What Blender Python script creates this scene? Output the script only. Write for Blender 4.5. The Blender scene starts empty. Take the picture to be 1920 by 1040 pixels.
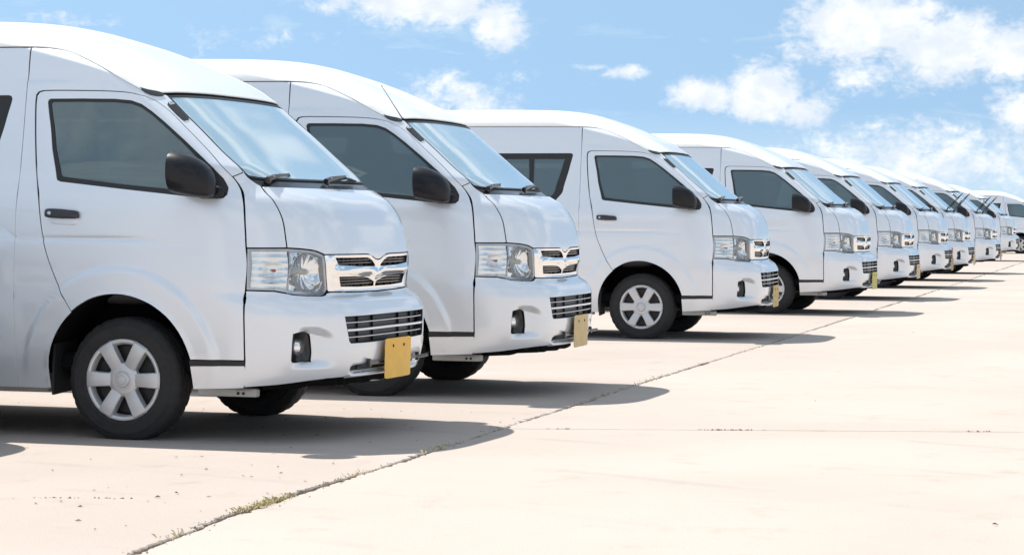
import bpy, math, random
import numpy as np
from mathutils import Vector, Matrix
from mathutils.geometry import delaunay_2d_cdt

random.seed(7)
np.random.seed(7)
R = math.radians
scene = bpy.context.scene
col = scene.collection

# ------------------------------------------------------------------ camera
FOCAL_PX, CAM_H, YAW, ROLL = 4334.0, 1.181, R(17.126), R(0.294)
cam_data = bpy.data.cameras.new("camera")
cam_data.sensor_width = 36.0
cam_data.lens = FOCAL_PX * 36.0 / 1920.0
cam_data.shift_y = -110.1 / 1920.0
cam_data.shift_x = -0.0003
cam_data.clip_start = 0.1
cam_data.clip_end = 6000.0
cam = bpy.data.objects.new("camera", cam_data)
col.objects.link(cam)
right = Vector((math.cos(YAW), math.sin(YAW), 0))
fwd = Vector((-math.sin(YAW), math.cos(YAW), 0))
up = Vector((0, 0, 1))
rx = right * math.cos(ROLL) + up * math.sin(ROLL)
ry = up * math.cos(ROLL) - right * math.sin(ROLL)
cm = Matrix((rx, ry, -fwd)).transposed().to_4x4()
cm.translation = Vector((0, 0, CAM_H))
cam.matrix_world = cm
scene.camera = cam

# ------------------------------------------------------------------ sky and sun
SUN_TO = Vector((-0.66, 0.23, 1.0)).normalized()
SUN_EL = math.asin(SUN_TO.z)
SUN_AZ = math.atan2(SUN_TO.x, SUN_TO.y)
world = bpy.data.worlds.new("World")
scene.world = world
world.use_nodes = True
nt = world.node_tree
for n in list(nt.nodes):
    nt.nodes.remove(n)


class NB:
    """tiny node-builder"""
    def __init__(self, tree):
        self.t = tree

    def n(self, kind, **kw):
        node = self.t.nodes.new(kind)
        for k, v in kw.items():
            setattr(node, k, v)
        return node

    def put(self, sock, v):
        if v is None:
            return
        if hasattr(v, "is_linked"):
            self.t.links.new(v, sock)
        else:
            sock.default_value = v

    def math(self, op, a, b=None, c=None, clamp=False):
        m = self.n("ShaderNodeMath", operation=op, use_clamp=clamp)
        for i, v in enumerate((a, b, c)):
            self.put(m.inputs[i], v)
        return m.outputs[0]

    def vmath(self, op, a, b=None):
        m = self.n("ShaderNodeVectorMath", operation=op)
        self.put(m.inputs[0], a)
        self.put(m.inputs[1], b)
        return m.outputs["Value"] if op in ("LENGTH", "DOT_PRODUCT", "DISTANCE") else m.outputs[0]

    def mix(self, f, a, b):
        m = self.n("ShaderNodeMix", data_type='RGBA')
        self.put(m.inputs[0], f)
        self.put(m.inputs[6], a)
        self.put(m.inputs[7], b)
        return m.outputs[2]

    def noise(self, vec, scale, detail=4.0, rough=0.55, dist=0.0):
        m = self.n("ShaderNodeTexNoise")
        self.put(m.inputs["Vector"], vec)
        m.inputs["Scale"].default_value = scale
        m.inputs["Detail"].default_value = detail
        m.inputs["Roughness"].default_value = rough
        m.inputs["Distortion"].default_value = dist
        return m.outputs["Fac"]

    def ramp(self, f, lo, hi, a=0.0, b=1.0):
        m = self.n("ShaderNodeMapRange", interpolation_type='SMOOTHSTEP')
        self.put(m.inputs["Value"], f)
        m.inputs["From Min"].default_value = lo
        m.inputs["From Max"].default_value = hi
        m.inputs["To Min"].default_value = a
        m.inputs["To Max"].default_value = b
        return m.outputs["Result"]


W = NB(nt)
SKY_STRENGTH = 0.103
tc = W.n("ShaderNodeTexCoord")
vdir = W.vmath("NORMALIZE", tc.outputs["Generated"])
# the whole dome is read a little higher up, so that the air stays blue towards the horizon as in the photograph
lift = W.vmath("NORMALIZE", W.vmath("ADD", W.vmath("MULTIPLY", vdir, (1, 1, 1.0)), (0, 0, 0.42)))
sky = W.n("ShaderNodeTexSky", sky_type='NISHITA', sun_disc=False)
sky.sun_elevation = SUN_EL
sky.sun_rotation = SUN_AZ
sky.air_density = 1.0
sky.dust_density = 0.3
sky.ozone_density = 1.4
W.put(sky.inputs["Vector"], lift)
sep = W.n("ShaderNodeSeparateXYZ")
W.put(sep.inputs[0], vdir)
# azimuth and elevation in degrees
az = W.math("MULTIPLY", W.math("ARCTAN2", sep.outputs[0], sep.outputs[1]), 180 / math.pi)
el = W.math("MULTIPLY", W.math("ARCSINE", sep.outputs[2]), 180 / math.pi)
cmb = W.n("ShaderNodeCombineXYZ")
W.put(cmb.inputs[0], az)
W.put(cmb.inputs[1], W.math("MULTIPLY", el, 1.35))
# (azimuth, elevation, half width, half height, weight) of the clouds over the car park
CLOUDS = [(-8.4, 4.75, 1.9, 0.85, 1.0), (-6.6, 4.25, 1.5, 0.8, 1.0), (-5.0, 4.1, 1.3, 0.7, .95), (-9.9, 4.2, .8, .6, .6),
          (-10.9, 3.15, 1.05, .72, 1.0), (-12.35, 3.05, .85, .42, .95), (-9.9, 2.7, .75, .5, .8), (-8.0, 3.7, 1.6, .9, .55),
          (-14.3, 3.62, .62, .2, .8), (-15.2, 3.75, .8, .12, .45), (-19.4, 5.3, 1.9, .62, .95), (-17.5, 4.85, .8, .75, .85), (-21.5, 5.3, .9, .4, .6),
          (-7.0, 1.6, 4.6, 1.1, .62), (-18.7, 2.9, 1.9, .8, .62), (-4.9, 2.7, .9, .9, .6), (-28.3, 4.8, 1.6, .35, .42), (-23.5, 4.4, 2.6, .5, .34), (-26., 3.9, 2.5, .3, .3)]
mass = None
for (a0, e0, wa, we, wt) in CLOUDS:
    dx = W.math("DIVIDE", W.math("SUBTRACT", az, a0), wa)
    dy = W.math("DIVIDE", W.math("SUBTRACT", el, e0), we)
    r2 = W.math("ADD", W.math("MULTIPLY", dx, dx), W.math("MULTIPLY", dy, dy))
    g = W.math("MULTIPLY", W.math("POWER", 2.718, W.math("MULTIPLY", r2, -0.8)), wt)
    mass = g if mass is None else W.math("MAXIMUM", mass, g)
# the rest of the sky carries clouds of the same kind
far_noise = W.noise(cmb.outputs[0], 0.055, 3.0, 0.5)
inside = W.math("MULTIPLY", W.ramp(az, -36, -31), W.math("MULTIPLY", W.ramp(az, -2, 3, 1, 0), W.ramp(el, 6.0, 8.5, 1, 0)))
elsewhere = W.math("MULTIPLY", W.ramp(far_noise, 0.38, 0.64), W.math("SUBTRACT", 1.0, inside))
mass = W.math("MAXIMUM", mass, W.math("MULTIPLY", elsewhere, 0.9))
puff = W.noise(cmb.outputs[0], 0.95, 7.0, 0.58, 0.25)
wisp_map = W.vmath("MULTIPLY", cmb.outputs[0], (0.35, 1.3, 1.0))
wisp = W.noise(wisp_map, 0.8, 6.0, 0.6, 0.6)
puff2 = W.noise(cmb.outputs[0], 3.4, 6.0, 0.62, 0.4)
dens = W.math("ADD", mass, W.math("ADD", W.math("MULTIPLY", W.math("SUBTRACT", puff, 0.5), 1.05), W.math("MULTIPLY", W.math("SUBTRACT", puff2, 0.5), 0.62)))
cover = W.ramp(dens, 0.27, 0.76)
thin = W.math("MULTIPLY", W.ramp(wisp, 0.38, 0.75), 0.46)
haze_low = W.math("MULTIPLY", W.ramp(el, 0.0, 4.6, 1, 0), 0.66)
veil = W.math("MAXIMUM", W.math("MAXIMUM", thin, haze_low), 0.24)
shade_n = W.noise(W.vmath("ADD", cmb.outputs[0], (3.1, -0.4, 0)), 0.8, 5.0, 0.55)
CLOUD_W = 1.0
cloud_col = W.mix(W.ramp(shade_n, 0.38, 0.66), (5.0, 5.4, 5.9, 1), (6.6, 6.65, 6.7, 1))
veil_col = (4.75, 5.6, 5.95, 1)
gain = W.n("ShaderNodeMix", data_type='RGBA', blend_type='MULTIPLY')
gain.inputs[0].default_value = 1.0
W.put(gain.inputs[6], sky.outputs[0])
gain.inputs[7].default_value = (0.90, 1.10, 1.05, 1)
c1 = W.mix(veil, gain.outputs[2], veil_col)
c2 = W.mix(W.math("MULTIPLY", cover, 0.95), c1, cloud_col)
bg = W.n("ShaderNodeBackground")
W.put(bg.inputs[0], c2)
bg.inputs[1].default_value = SKY_STRENGTH
wo = W.n("ShaderNodeOutputWorld")
nt.links.new(bg.outputs[0], wo.inputs[0])

sun_data = bpy.data.lights.new("sun", 'SUN')
sun_data.energy = 4.1
sun_data.angle = R(0.53)
sun_data.color = (1.0, 0.955, 0.89)
sun = bpy.data.objects.new("sun", sun_data)
col.objects.link(sun)
sun.rotation_euler = (-SUN_TO).to_track_quat('-Z', 'Y').to_euler()
sun.location = (0, 0, 30)

vs = scene.view_settings
vs.view_transform = 'Standard'
vs.look = 'None'
vs.gamma = 1.0
vs.use_curve_mapping = False
vs.exposure = 0.73
scene.render.engine = 'CYCLES'
scene.cycles.max_bounces = 10
scene.cycles.transparent_max_bounces = 16


# ------------------------------------------------------------------ materials
def principled(name, color, rough=0.5, metal=0.0, coat=0.0, coat_rough=0.03, spec=0.5, grain=0.0, grain_scale=30.0, bump=0.0, bump_scale=60.0):
    m = bpy.data.materials.new(name)
    m.use_nodes = True
    t = m.node_tree
    b = t.nodes["Principled BSDF"]
    b.inputs["Base Color"].default_value = (*color, 1)
    b.inputs["Roughness"].default_value = rough
    b.inputs["Metallic"].default_value = metal
    b.inputs["Coat Weight"].default_value = coat
    b.inputs["Coat Roughness"].default_value = coat_rough
    b.inputs["Specular IOR Level"].default_value = spec
    B = NB(t)
    if grain or bump:
        geo = B.n("ShaderNodeTexCoord")
        v = geo.outputs["Object"]
    if grain:
        f = B.noise(v, grain_scale, 5.0, 0.6)
        c = B.mix(f, tuple(max(0, x * (1 - grain)) for x in color) + (1,), tuple(min(1, x * (1 + grain)) for x in color) + (1,))
        B.put(b.inputs["Base Color"], c)
    if bump:
        f2 = B.noise(v, bump_scale, 4.0, 0.6)
        bn = B.n("ShaderNodeBump")
        bn.inputs["Strength"].default_value = bump
        bn.inputs["Distance"].default_value = 0.01
        B.put(bn.inputs["Height"], f2)
        B.put(b.inputs["Normal"], bn.outputs[0])
    return m


def glass(name, tint, refl, ior=1.55, base=0.0, rough=0.015, scatter=None, scatter_amt=0.0):
    """tinted pane: see-through tint plus a mirror-like sheen that grows towards grazing angles"""
    m = bpy.data.materials.new(name)
    m.use_nodes = True
    t = m.node_tree
    for n in list(t.nodes):
        t.nodes.remove(n)
    B = NB(t)
    tr = B.n("ShaderNodeBsdfTransparent")
    tr.inputs[0].default_value = (*tint, 1)
    gl = B.n("ShaderNodeBsdfGlossy")
    gl.inputs["Color"].default_value = (*refl, 1)
    gl.inputs["Roughness"].default_value = rough
    fr = B.n("ShaderNodeFresnel")
    fr.inputs[0].default_value = ior
    f = B.math("ADD", fr.outputs[0], base, clamp=True)
    mx = B.n("ShaderNodeMixShader")
    B.put(mx.inputs[0], f)
    inner = tr.outputs[0]
    if scatter:
        # diffuse share: puts side panes' even reflection into colour, makes the windscreen milky
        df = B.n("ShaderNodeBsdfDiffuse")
        df.inputs[0].default_value = (*scatter, 1)
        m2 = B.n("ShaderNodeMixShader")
        m2.inputs[0].default_value = scatter_amt
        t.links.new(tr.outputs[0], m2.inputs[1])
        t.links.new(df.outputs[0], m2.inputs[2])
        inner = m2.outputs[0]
    t.links.new(inner, mx.inputs[1])
    t.links.new(gl.outputs[0], mx.inputs[2])
    out = B.n("ShaderNodeOutputMaterial")
    t.links.new(mx.outputs[0], out.inputs[0])
    return m


M = {}
M['paint'] = principled('silver_white_paint', (0.80, 0.832, 0.875), rough=0.38, metal=0.42, coat=1.0, coat_rough=0.05, grain=0.012, grain_scale=900.0)
M['roof_sunlit'] = principled('sunlit_roof_paint', (0.87, 0.875, 0.86), rough=0.4, coat=0.8, coat_rough=0.05, grain=0.012, grain_scale=9.0)  # body silver lightened: stronger sun on the roof put into the colour
M['rubber'] = principled('black_rubber', (0.018, 0.019, 0.021), rough=0.55)
M['gap_dark'] = principled('panel_gap_dark', (0.012, 0.012, 0.013), rough=0.7)  # blackens panel edges: shade inside the gaps put into the colour
M['black_plastic'] = principled('black_plastic', (0.022, 0.023, 0.026), rough=0.32, coat=0.3, coat_rough=0.12, grain=0.2, grain_scale=60)
M['mirror_shell'] = principled('gloss_black_shell', (0.010, 0.011, 0.015), rough=0.42, coat=0.25, coat_rough=0.08, spec=0.2)
M['tyre'] = principled('tyre_rubber', (0.024, 0.0235, 0.024), rough=0.8, grain=0.5, grain_scale=16, bump=0.25, bump_scale=120)
M['hubcap'] = principled('silver_wheel_cover', (0.62, 0.62, 0.63), rough=0.36, metal=0.45, coat=0.4, coat_rough=0.15, grain=0.06, grain_scale=14)
M['dark_metal'] = principled('dark_steel', (0.05, 0.05, 0.053), rough=0.55, metal=0.6, grain=0.3, grain_scale=40)
M['chrome'] = principled('chrome', (0.86, 0.87, 0.88), rough=0.06, metal=1.0)
M['satin'] = principled('satin_silver_trim', (0.6, 0.62, 0.65), rough=0.25, metal=0.8)
M['mesh_black'] = principled('grille_black', (0.016, 0.017, 0.018), rough=0.45)
M['reflector'] = principled('lamp_reflector', (0.93, 0.94, 0.95), rough=0.22, metal=0.8)
M['bowl'] = principled('lamp_bowl', (0.92, 0.93, 0.94), rough=0.13, metal=0.9)
M['lamp_body'] = principled('lamp_body', (0.72, 0.74, 0.76), rough=0.3, metal=0.3)
M['bezel'] = principled('lamp_bezel', (0.72, 0.73, 0.75), rough=0.35, metal=0.2)
M['amber'] = principled('amber_bulb', (0.75, 0.13, 0.05), rough=0.25, coat=0.5)
M['bulb'] = principled('clear_bulb', (0.8, 0.8, 0.72), rough=0.15, coat=1.0)
M['lens'] = glass('lamp_lens', (0.93, 0.95, 0.96), (1, 1, 1), ior=1.5)
M['tail_red'] = principled('red_lamp', (0.45, 0.02, 0.02), rough=0.2, coat=1.0)
M['tint'] = glass('tinted_side_glass', (0.27, 0.32, 0.32), (0.80, 0.95, 0.98), ior=1.6, base=0.02, scatter=(0.27, 0.37, 0.405), scatter_amt=0.38)
M['windscreen'] = glass('windscreen_film_glass', (0.42, 0.47, 0.50), (0.93, 0.98, 1.0), ior=1.7, base=0.30, rough=0.09, scatter=(0.47, 0.655, 0.74), scatter_amt=0.78)
M['mirror'] = principled('mirror_glass', (0.9, 0.92, 0.93), rough=0.02, metal=1.0)
M['interior'] = principled('dark_grey_trim', (0.055, 0.058, 0.062), rough=0.8, grain=0.15, grain_scale=20)
M['headliner'] = principled('grey_headliner', (0.22, 0.22, 0.215), rough=0.9, grain=0.05, grain_scale=60)
M['seat'] = principled('grey_seat_fabric', (0.15, 0.155, 0.165), rough=0.9, grain=0.25, grain_scale=90)
M['cover'] = principled('white_headrest_cover', (0.6, 0.6, 0.58), rough=0.9, grain=0.08, grain_scale=50)
M['under'] = principled('underbody_black', (0.008, 0.008, 0.009), rough=0.9, spec=0.1, grain=0.3, grain_scale=12)
M['rail'] = principled('pale_chassis_paint', (0.5, 0.49, 0.46), rough=0.55, grain=0.12, grain_scale=14)
PLATES = {}
for pn, c1_, c2_ in [('amber', (0.90, 0.51, 0.07), (0.95, 0.56, 0.10)), ('tan', (0.66, 0.47, 0.2), (0.72, 0.53, 0.25)),
                     ('worn', (0.64, 0.44, 0.12), (0.42, 0.26, 0.09)), ('yellow', (0.66, 0.55, 0.10), (0.45, 0.42, 0.12)), ('brown', (0.40, 0.24, 0.09), (0.58, 0.40, 0.18))]:
    pm = principled('plate_' + pn, c1_, rough=0.5)
    t_ = pm.node_tree
    B_ = NB(t_)
    tcp = B_.n("ShaderNodeTexCoord")
    f_ = B_.noise(tcp.outputs["Object"], 22 if pn in ('worn', 'yellow') else 9, 6, 0.65)
    B_.put(t_.nodes["Principled BSDF"].inputs["Base Color"], B_.mix(B_.ramp(f_, 0.42, 0.66), (*c1_, 1), (*c2_, 1)))
    PLATES[pn] = pm
M['red_tag'] = principled('red_tag', (0.5, 0.1, 0.04), rough=0.6)


def concrete(name, a, b, seed):
    m = bpy.data.materials.new(name)
    m.use_nodes = True
    t = m.node_tree
    p = t.nodes["Principled BSDF"]
    B = NB(t)
    g_ = B.n("ShaderNodeNewGeometry")
    v = B.vmath("ADD", g_.outputs["Position"], (seed * 17.3, seed * 5.1, 0))
    big = B.noise(v, 0.35, 5, 0.55, 0.4)
    mid = B.noise(v, 2.6, 6, 0.62, 0.3)
    fine = B.noise(v, 46.0, 4, 0.6)
    streak = B.noise(B.vmath("MULTIPLY", v, (0.5, 3.2, 1)), 0.9, 6, 0.65, 1.2)
    c = B.mix(B.ramp(big, 0.32, 0.68), (*a, 1), (*b, 1))
    stain = tuple(x * y for x, y in zip(a, (0.84, 0.81, 0.78)))
    c = B.mix(B.math("MULTIPLY", B.ramp(mid, 0.55, 0.78), 0.75), c, (*stain, 1))
    c = B.mix(B.math("MULTIPLY", B.ramp(streak, 0.60, 0.74), 0.42), c, (*[x * 0.84 for x in a], 1))
    c = B.mix(B.math("MULTIPLY", B.ramp(fine, 0.57, 0.76), 0.45), c, (*[x * 0.68 for x in a], 1))
    # faint curved rubber marks left by turning vehicles
    ring = B.n("ShaderNodeTexWave", wave_type='RINGS', rings_direction='Z')
    B.put(ring.inputs["Vector"], B.vmath("ADD", v, (9.0 - seed * 17.3, 6.0 - seed * 5.1, 0)))
    ring.inputs["Scale"].default_value = 0.26
    ring.inputs["Distortion"].default_value = 1.6
    ring.inputs["Detail"].default_value = 3
    ring.inputs["Detail Scale"].default_value = 0.6
    broken = B.ramp(B.noise(v, 1.1, 5, 0.6), 0.46, 0.66)
    mark = B.math("MULTIPLY", B.ramp(ring.outputs["Fac"], 0.965, 1.0), broken)
    c = B.mix(B.math("MULTIPLY", mark, 0.17), c, (0.2, 0.19, 0.18, 1))
    B.put(p.inputs["Base Color"], c)
    p.inputs["Roughness"].default_value = 0.88
    p.inputs["Specular IOR Level"].default_value = 0.25
    bn = B.n("ShaderNodeBump")
    bn.inputs["Strength"].default_value = 0.25
    bn.inputs["Distance"].default_value = 0.01
    B.put(bn.inputs["Height"], B.math("ADD", B.noise(v, 90, 3, 0.6), mid))
    B.put(p.inputs["Normal"], bn.outputs[0])
    return m


M['slab_a'] = concrete('concrete_apron', (0.43, 0.370, 0.325), (0.47, 0.408, 0.362), 0)
M['slab_b'] = concrete('concrete_bay', (0.41, 0.350, 0.308), (0.45, 0.388, 0.345), 1)
M['subbase'] = principled('joint_dirt', (0.16, 0.13, 0.095), rough=0.95, grain=0.3, grain_scale=40)
M['ground'] = concrete('ground_concrete', (0.44, 0.375, 0.332), (0.47, 0.405, 0.36), 2)
M['weed'] = principled('dry_grass', (0.50, 0.44, 0.22), rough=0.9, grain=0.5, grain_scale=8)
M['grit'] = principled('joint_grit', (0.17, 0.14, 0.10), rough=0.95, grain=0.5, grain_scale=14)
M['leaf'] = principled('dry_leaf', (0.16, 0.12, 0.075), rough=0.9, grain=0.4, grain_scale=10)


# ------------------------------------------------------------------ object helpers
def mesh_obj(name, verts, faces, mat, parent=None, smooth=True, normals=None, mats=None, mat_idx=None, loc=None, sharp=None):
    me = bpy.data.meshes.new(name)
    me.from_pydata([tuple(map(float, v)) for v in verts], [], [tuple(map(int, f)) for f in faces])
    for m in (mats or [mat]):
        me.materials.append(m)
    me.polygons.foreach_set("use_smooth", [smooth] * len(me.polygons))
    if mat_idx is not None:
        me.polygons.foreach_set("material_index", [int(i) for i in mat_idx])
    me.update()
    if normals is not None:
        me.normals_split_custom_set_from_vertices([tuple(map(float, n)) for n in normals])
    elif sharp is not None and smooth:
        me.set_sharp_from_angle(angle=R(sharp))
    o = bpy.data.objects.new(name, me)
    col.objects.link(o)
    if parent is not None:
        o.parent = parent
    if loc is not None:
        o.location = loc
    return o


class Geo:
    """collects simple shapes into one mesh"""
    def __init__(self):
        self.v, self.f = [], []

    def add(self, vs, fs):
        k = len(self.v)
        self.v += [tuple(p) for p in vs]
        self.f += [tuple(i + k for i in f) for f in fs]
        return self

    def box(self, c, s, bevel=0.0, mat=None):
        """box with chamfered edges; mat: optional 3x3 rotation"""
        hx, hy, hz = s[0] / 2, s[1] / 2, s[2] / 2
        b = min(bevel, hx * .9, hy * .9, hz * .9)
        pts, idx = [], {}
        for sx in (-1, 1):
            for sy in (-1, 1):
                for sz in (-1, 1):
                    for ax in range(3):
                        p = [sx * (hx - b), sy * (hy - b), sz * (hz - b)]
                        p[ax] = (sx * hx, sy * hy, sz * hz)[ax]
                        idx[(sx, sy, sz, ax)] = len(pts)
                        pts.append(p)
        fs = []
        for ax in range(3):
            o1, o2 = [(1, 2), (2, 0), (0, 1)][ax]
            for sg in (-1, 1):
                q = []
                for a, b_ in ((-1, -1), (1, -1), (1, 1), (-1, 1)):
                    k = [0, 0, 0]
                    k[ax], k[o1], k[o2] = sg, a, b_
                    q.append(idx[(*k, ax)])
                fs.append(q if sg > 0 else q[::-1])
        if b > 0:
            for ax in range(3):
                o1, o2 = [(1, 2), (2, 0), (0, 1)][ax]
                for a in (-1, 1):
                    for b_ in (-1, 1):
                        k0, k1 = [0, 0, 0], [0, 0, 0]
                        k0[ax], k1[ax] = -1, 1
                        k0[o1] = k1[o1] = a
                        k0[o2] = k1[o2] = b_
                        q = [idx[(*k0, o1)], idx[(*k1, o1)], idx[(*k1, o2)], idx[(*k0, o2)]]
                        fs.append(q if a * b_ < 0 else q[::-1])
            for sx in (-1, 1):
                for sy in (-1, 1):
                    for sz in (-1, 1):
                        q = [idx[(sx, sy, sz, 0)], idx[(sx, sy, sz, 1)], idx[(sx, sy, sz, 2)]]
                        fs.append(q if sx * sy * sz > 0 else q[::-1])
        else:
            uniq = {}
            remap = []
            np_ = []
            for p in pts:
                k = tuple(round(x, 6) for x in p)
                if k not in uniq:
                    uniq[k] = len(np_)
                    np_.append(p)
                remap.append(uniq[k])
            pts = np_
            fs = [[remap[i] for i in f] for f in fs]
        if mat is not None:
            pts = [tuple(mat @ Vector(p)) for p in pts]
        return self.add([(p[0] + c[0], p[1] + c[1], p[2] + c[2]) for p in pts], fs)

    def lathe(self, prof, n=48, axis='y', c=(0, 0, 0), a0=0.0):
        """revolve (radius, offset) profile about an axis"""
        vs = []
        for r, h in prof:
            for i in range(n):
                a = a0 + 2 * math.pi * i / n
                u, w = r * math.cos(a), r * math.sin(a)
                p = {'y': (u, h, w), 'x': (h, u, w), 'z': (u, w, h)}[axis]
                vs.append((p[0] + c[0], p[1] + c[1], p[2] + c[2]))
        fs = []
        for k in range(len(prof) - 1):
            for i in range(n):
                j = (i + 1) % n
                fs.append((k * n + i, k * n + j, (k + 1) * n + j, (k + 1) * n + i))
        return self.add(vs, fs)

    def tube(self, pts, r, n=8, cap=True):
        pts = [Vector(p) for p in pts]
        rs = r if isinstance(r, (list, tuple)) else [r] * len(pts)
        vs, fs = [], []
        prev = None
        for i, p in enumerate(pts):
            d = (pts[min(i + 1, len(pts) - 1)] - pts[max(i - 1, 0)]).normalized()
            a = d.orthogonal().normalized() if prev is None else (prev - d * prev.dot(d)).normalized()
            prev = a
            b = d.cross(a)
            for k in range(n):
                t = 2 * math.pi * k / n
                vs.append(p + (a * math.cos(t) + b * math.sin(t)) * rs[i])
        for i in range(len(pts) - 1):
            for k in range(n):
                j = (k + 1) % n
                fs.append((i * n + k, i * n + j, (i + 1) * n + j, (i + 1) * n + k))
        if cap:
            fs.append(tuple(range(n))[::-1])
            fs.append(tuple((len(pts) - 1) * n + k for k in range(n)))
        return self.add(vs, fs)

    def mirrored(self):
        g = Geo()
        g.v = [(x, -y, z) for x, y, z in self.v]
        g.f = [f[::-1] for f in self.f]
        return g

    def build(self, name, mat, parent=None, smooth=True, sharp=35, loc=None):
        return mesh_obj(name, self.v, self.f, mat, parent, smooth, sharp=sharp, loc=loc)


# ------------------------------------------------------------------ the van's body as one smooth surface
def pchip(xk, yk, x):
    xk = np.asarray(xk, float)
    yk = np.asarray(yk, float)
    x = np.asarray(x, float)
    h = np.diff(xk)
    d = np.diff(yk) / h
    m = np.zeros_like(yk)
    for i in range(1, len(xk) - 1):
        if d[i - 1] * d[i] > 0:
            w1 = 2 * h[i] + h[i - 1]
            w2 = h[i] + 2 * h[i - 1]
            m[i] = (w1 + w2) / (w1 / d[i - 1] + w2 / d[i])
    m[0] = d[0]
    m[-1] = d[-1]
    i = np.clip(np.searchsorted(xk, x) - 1, 0, len(h) - 1)
    t = (x - xk[i]) / h[i]
    return ((1 + 2 * t) * (1 - t) ** 2 * yk[i] + t * (1 - t) ** 2 * h[i] * m[i] + t * t * (3 - 2 * t) * yk[i + 1] + t * t * (t - 1) * h[i] * m[i + 1])


# ---- body surface F(sigma,tau) ----
ZF=[0.24,0.36,0.5,0.66,0.73,0.79,0.96,1.12,1.27,1.38,1.46,1.7,1.93,2.036,2.1208,2.195,2.248,2.2819,2.301,2.3063]
XF=[1.063,1.145,1.17,1.167,1.135,1.062,1.085,1.058,0.97,0.79,0.68,0.40,0.11,-0.10,-0.29,-0.50,-0.69,-0.91,-1.25,-1.7]
ZW=[0.24,0.43,0.8,1.2,1.43,1.9,2.0784,2.1526,2.2056,2.248,2.2819,2.301,2.3063]
WW=[0.896,0.932,0.955,0.942,0.895,0.82,0.795,0.772,0.713,0.618,0.437,0.2,0.0]
ZC=[0.24,0.79,1.0,1.3,1.46,1.93,2.1208,2.2162,2.3063]
LC=[0.55,0.56,0.62,0.55,0.22,0.25,0.53,0.73,1.02]
MM=[4.15,4.2,3.9,3.9,4.2,4.2,3.7,2.6,2.3]
NN=[2.05,2.1,2.05,2.0,2.2,2.2,2.0,2.0,2.0]
ZR=[0.24,0.8,1.2,2.0,2.2,2.27,2.3063]
XR=[-4.14,-4.19,-4.17,-4.08,-4.02,-3.9,-3.2]
ZTOP=ZF[-1]
_k=np.linspace(0,1,160)
ZN=np.unique(np.concatenate([np.linspace(.24,2.12,190),2.12+(ZTOP-2.12)*(1-(1-np.linspace(0,1,70))**2)]))
def build_table():
    xf=pchip(ZF,XF,ZN);w=np.maximum(pchip(ZW,WW,ZN),0.0005);L=pchip(ZC,LC,ZN);m=pchip(ZC,MM,ZN);n=pchip(ZC,NN,ZN);xr=pchip(ZR,XR,ZN)
    tau=np.r_[0,np.cumsum(np.hypot(np.diff(ZN),np.diff(w)))]+.24
    SG=np.concatenate([np.arange(0,2.0,.01),np.arange(2.0,6.8,.04)])
    T=np.zeros((len(ZN),len(SG),2));smax=np.zeros(len(ZN))
    for i in range(len(ZN)):
        ph=np.linspace(np.pi/2,0,200)
        x=(xf[i]-L[i])+L[i]*np.sin(ph)**(2/n[i]); y=w[i]*np.cos(ph)**(2/m[i])
        ph=np.linspace(0,np.pi/2,60);R_=min(.22,w[i]*.9)
        x2=xr[i]+R_-R_*np.sin(ph); y2=w[i]-R_+R_*np.cos(ph)
        X=np.r_[x,x2,xr[i]];Y=np.r_[y,y2,0]
        s=np.r_[0,np.cumsum(np.hypot(np.diff(X),np.diff(Y)))]
        smax[i]=s[-1]
        T[i,:,0]=np.interp(SG,s,X);T[i,:,1]=np.interp(SG,s,Y)
    return tau,SG,T,smax
TAU,SG,TT,SMAX=build_table()
def _interp(A,s,t):
    i=np.clip(np.searchsorted(TAU,t)-1,0,len(TAU)-2);j=np.clip(np.searchsorted(SG,s)-1,0,len(SG)-2)
    a=((t-TAU[i])/(TAU[i+1]-TAU[i]))[:,None];b=((s-SG[j])/(SG[j+1]-SG[j]))[:,None]
    return A[i,j]*(1-a)*(1-b)+A[i+1,j]*a*(1-b)+A[i,j+1]*(1-a)*b+A[i+1,j+1]*a*b
def F0(s,t):
    """near-side half (y<=0); negative sigma is the mirrored half"""
    s=np.asarray(s,float);t=np.asarray(t,float)
    q=_interp(TT,np.abs(s),t)
    z=np.interp(t,TAU,ZN)
    return np.c_[q[:,0],-q[:,1]*np.where(s<0,-1,1),z]



def ss(x, lo, hi):
    t = np.clip((x - lo) / (hi - lo), 0, 1)
    return t * t * (3 - 2 * t)


AX, AZ = -0.01, 0.34          # front wheel arch
WB = 3.11                     # wheelbase


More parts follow.
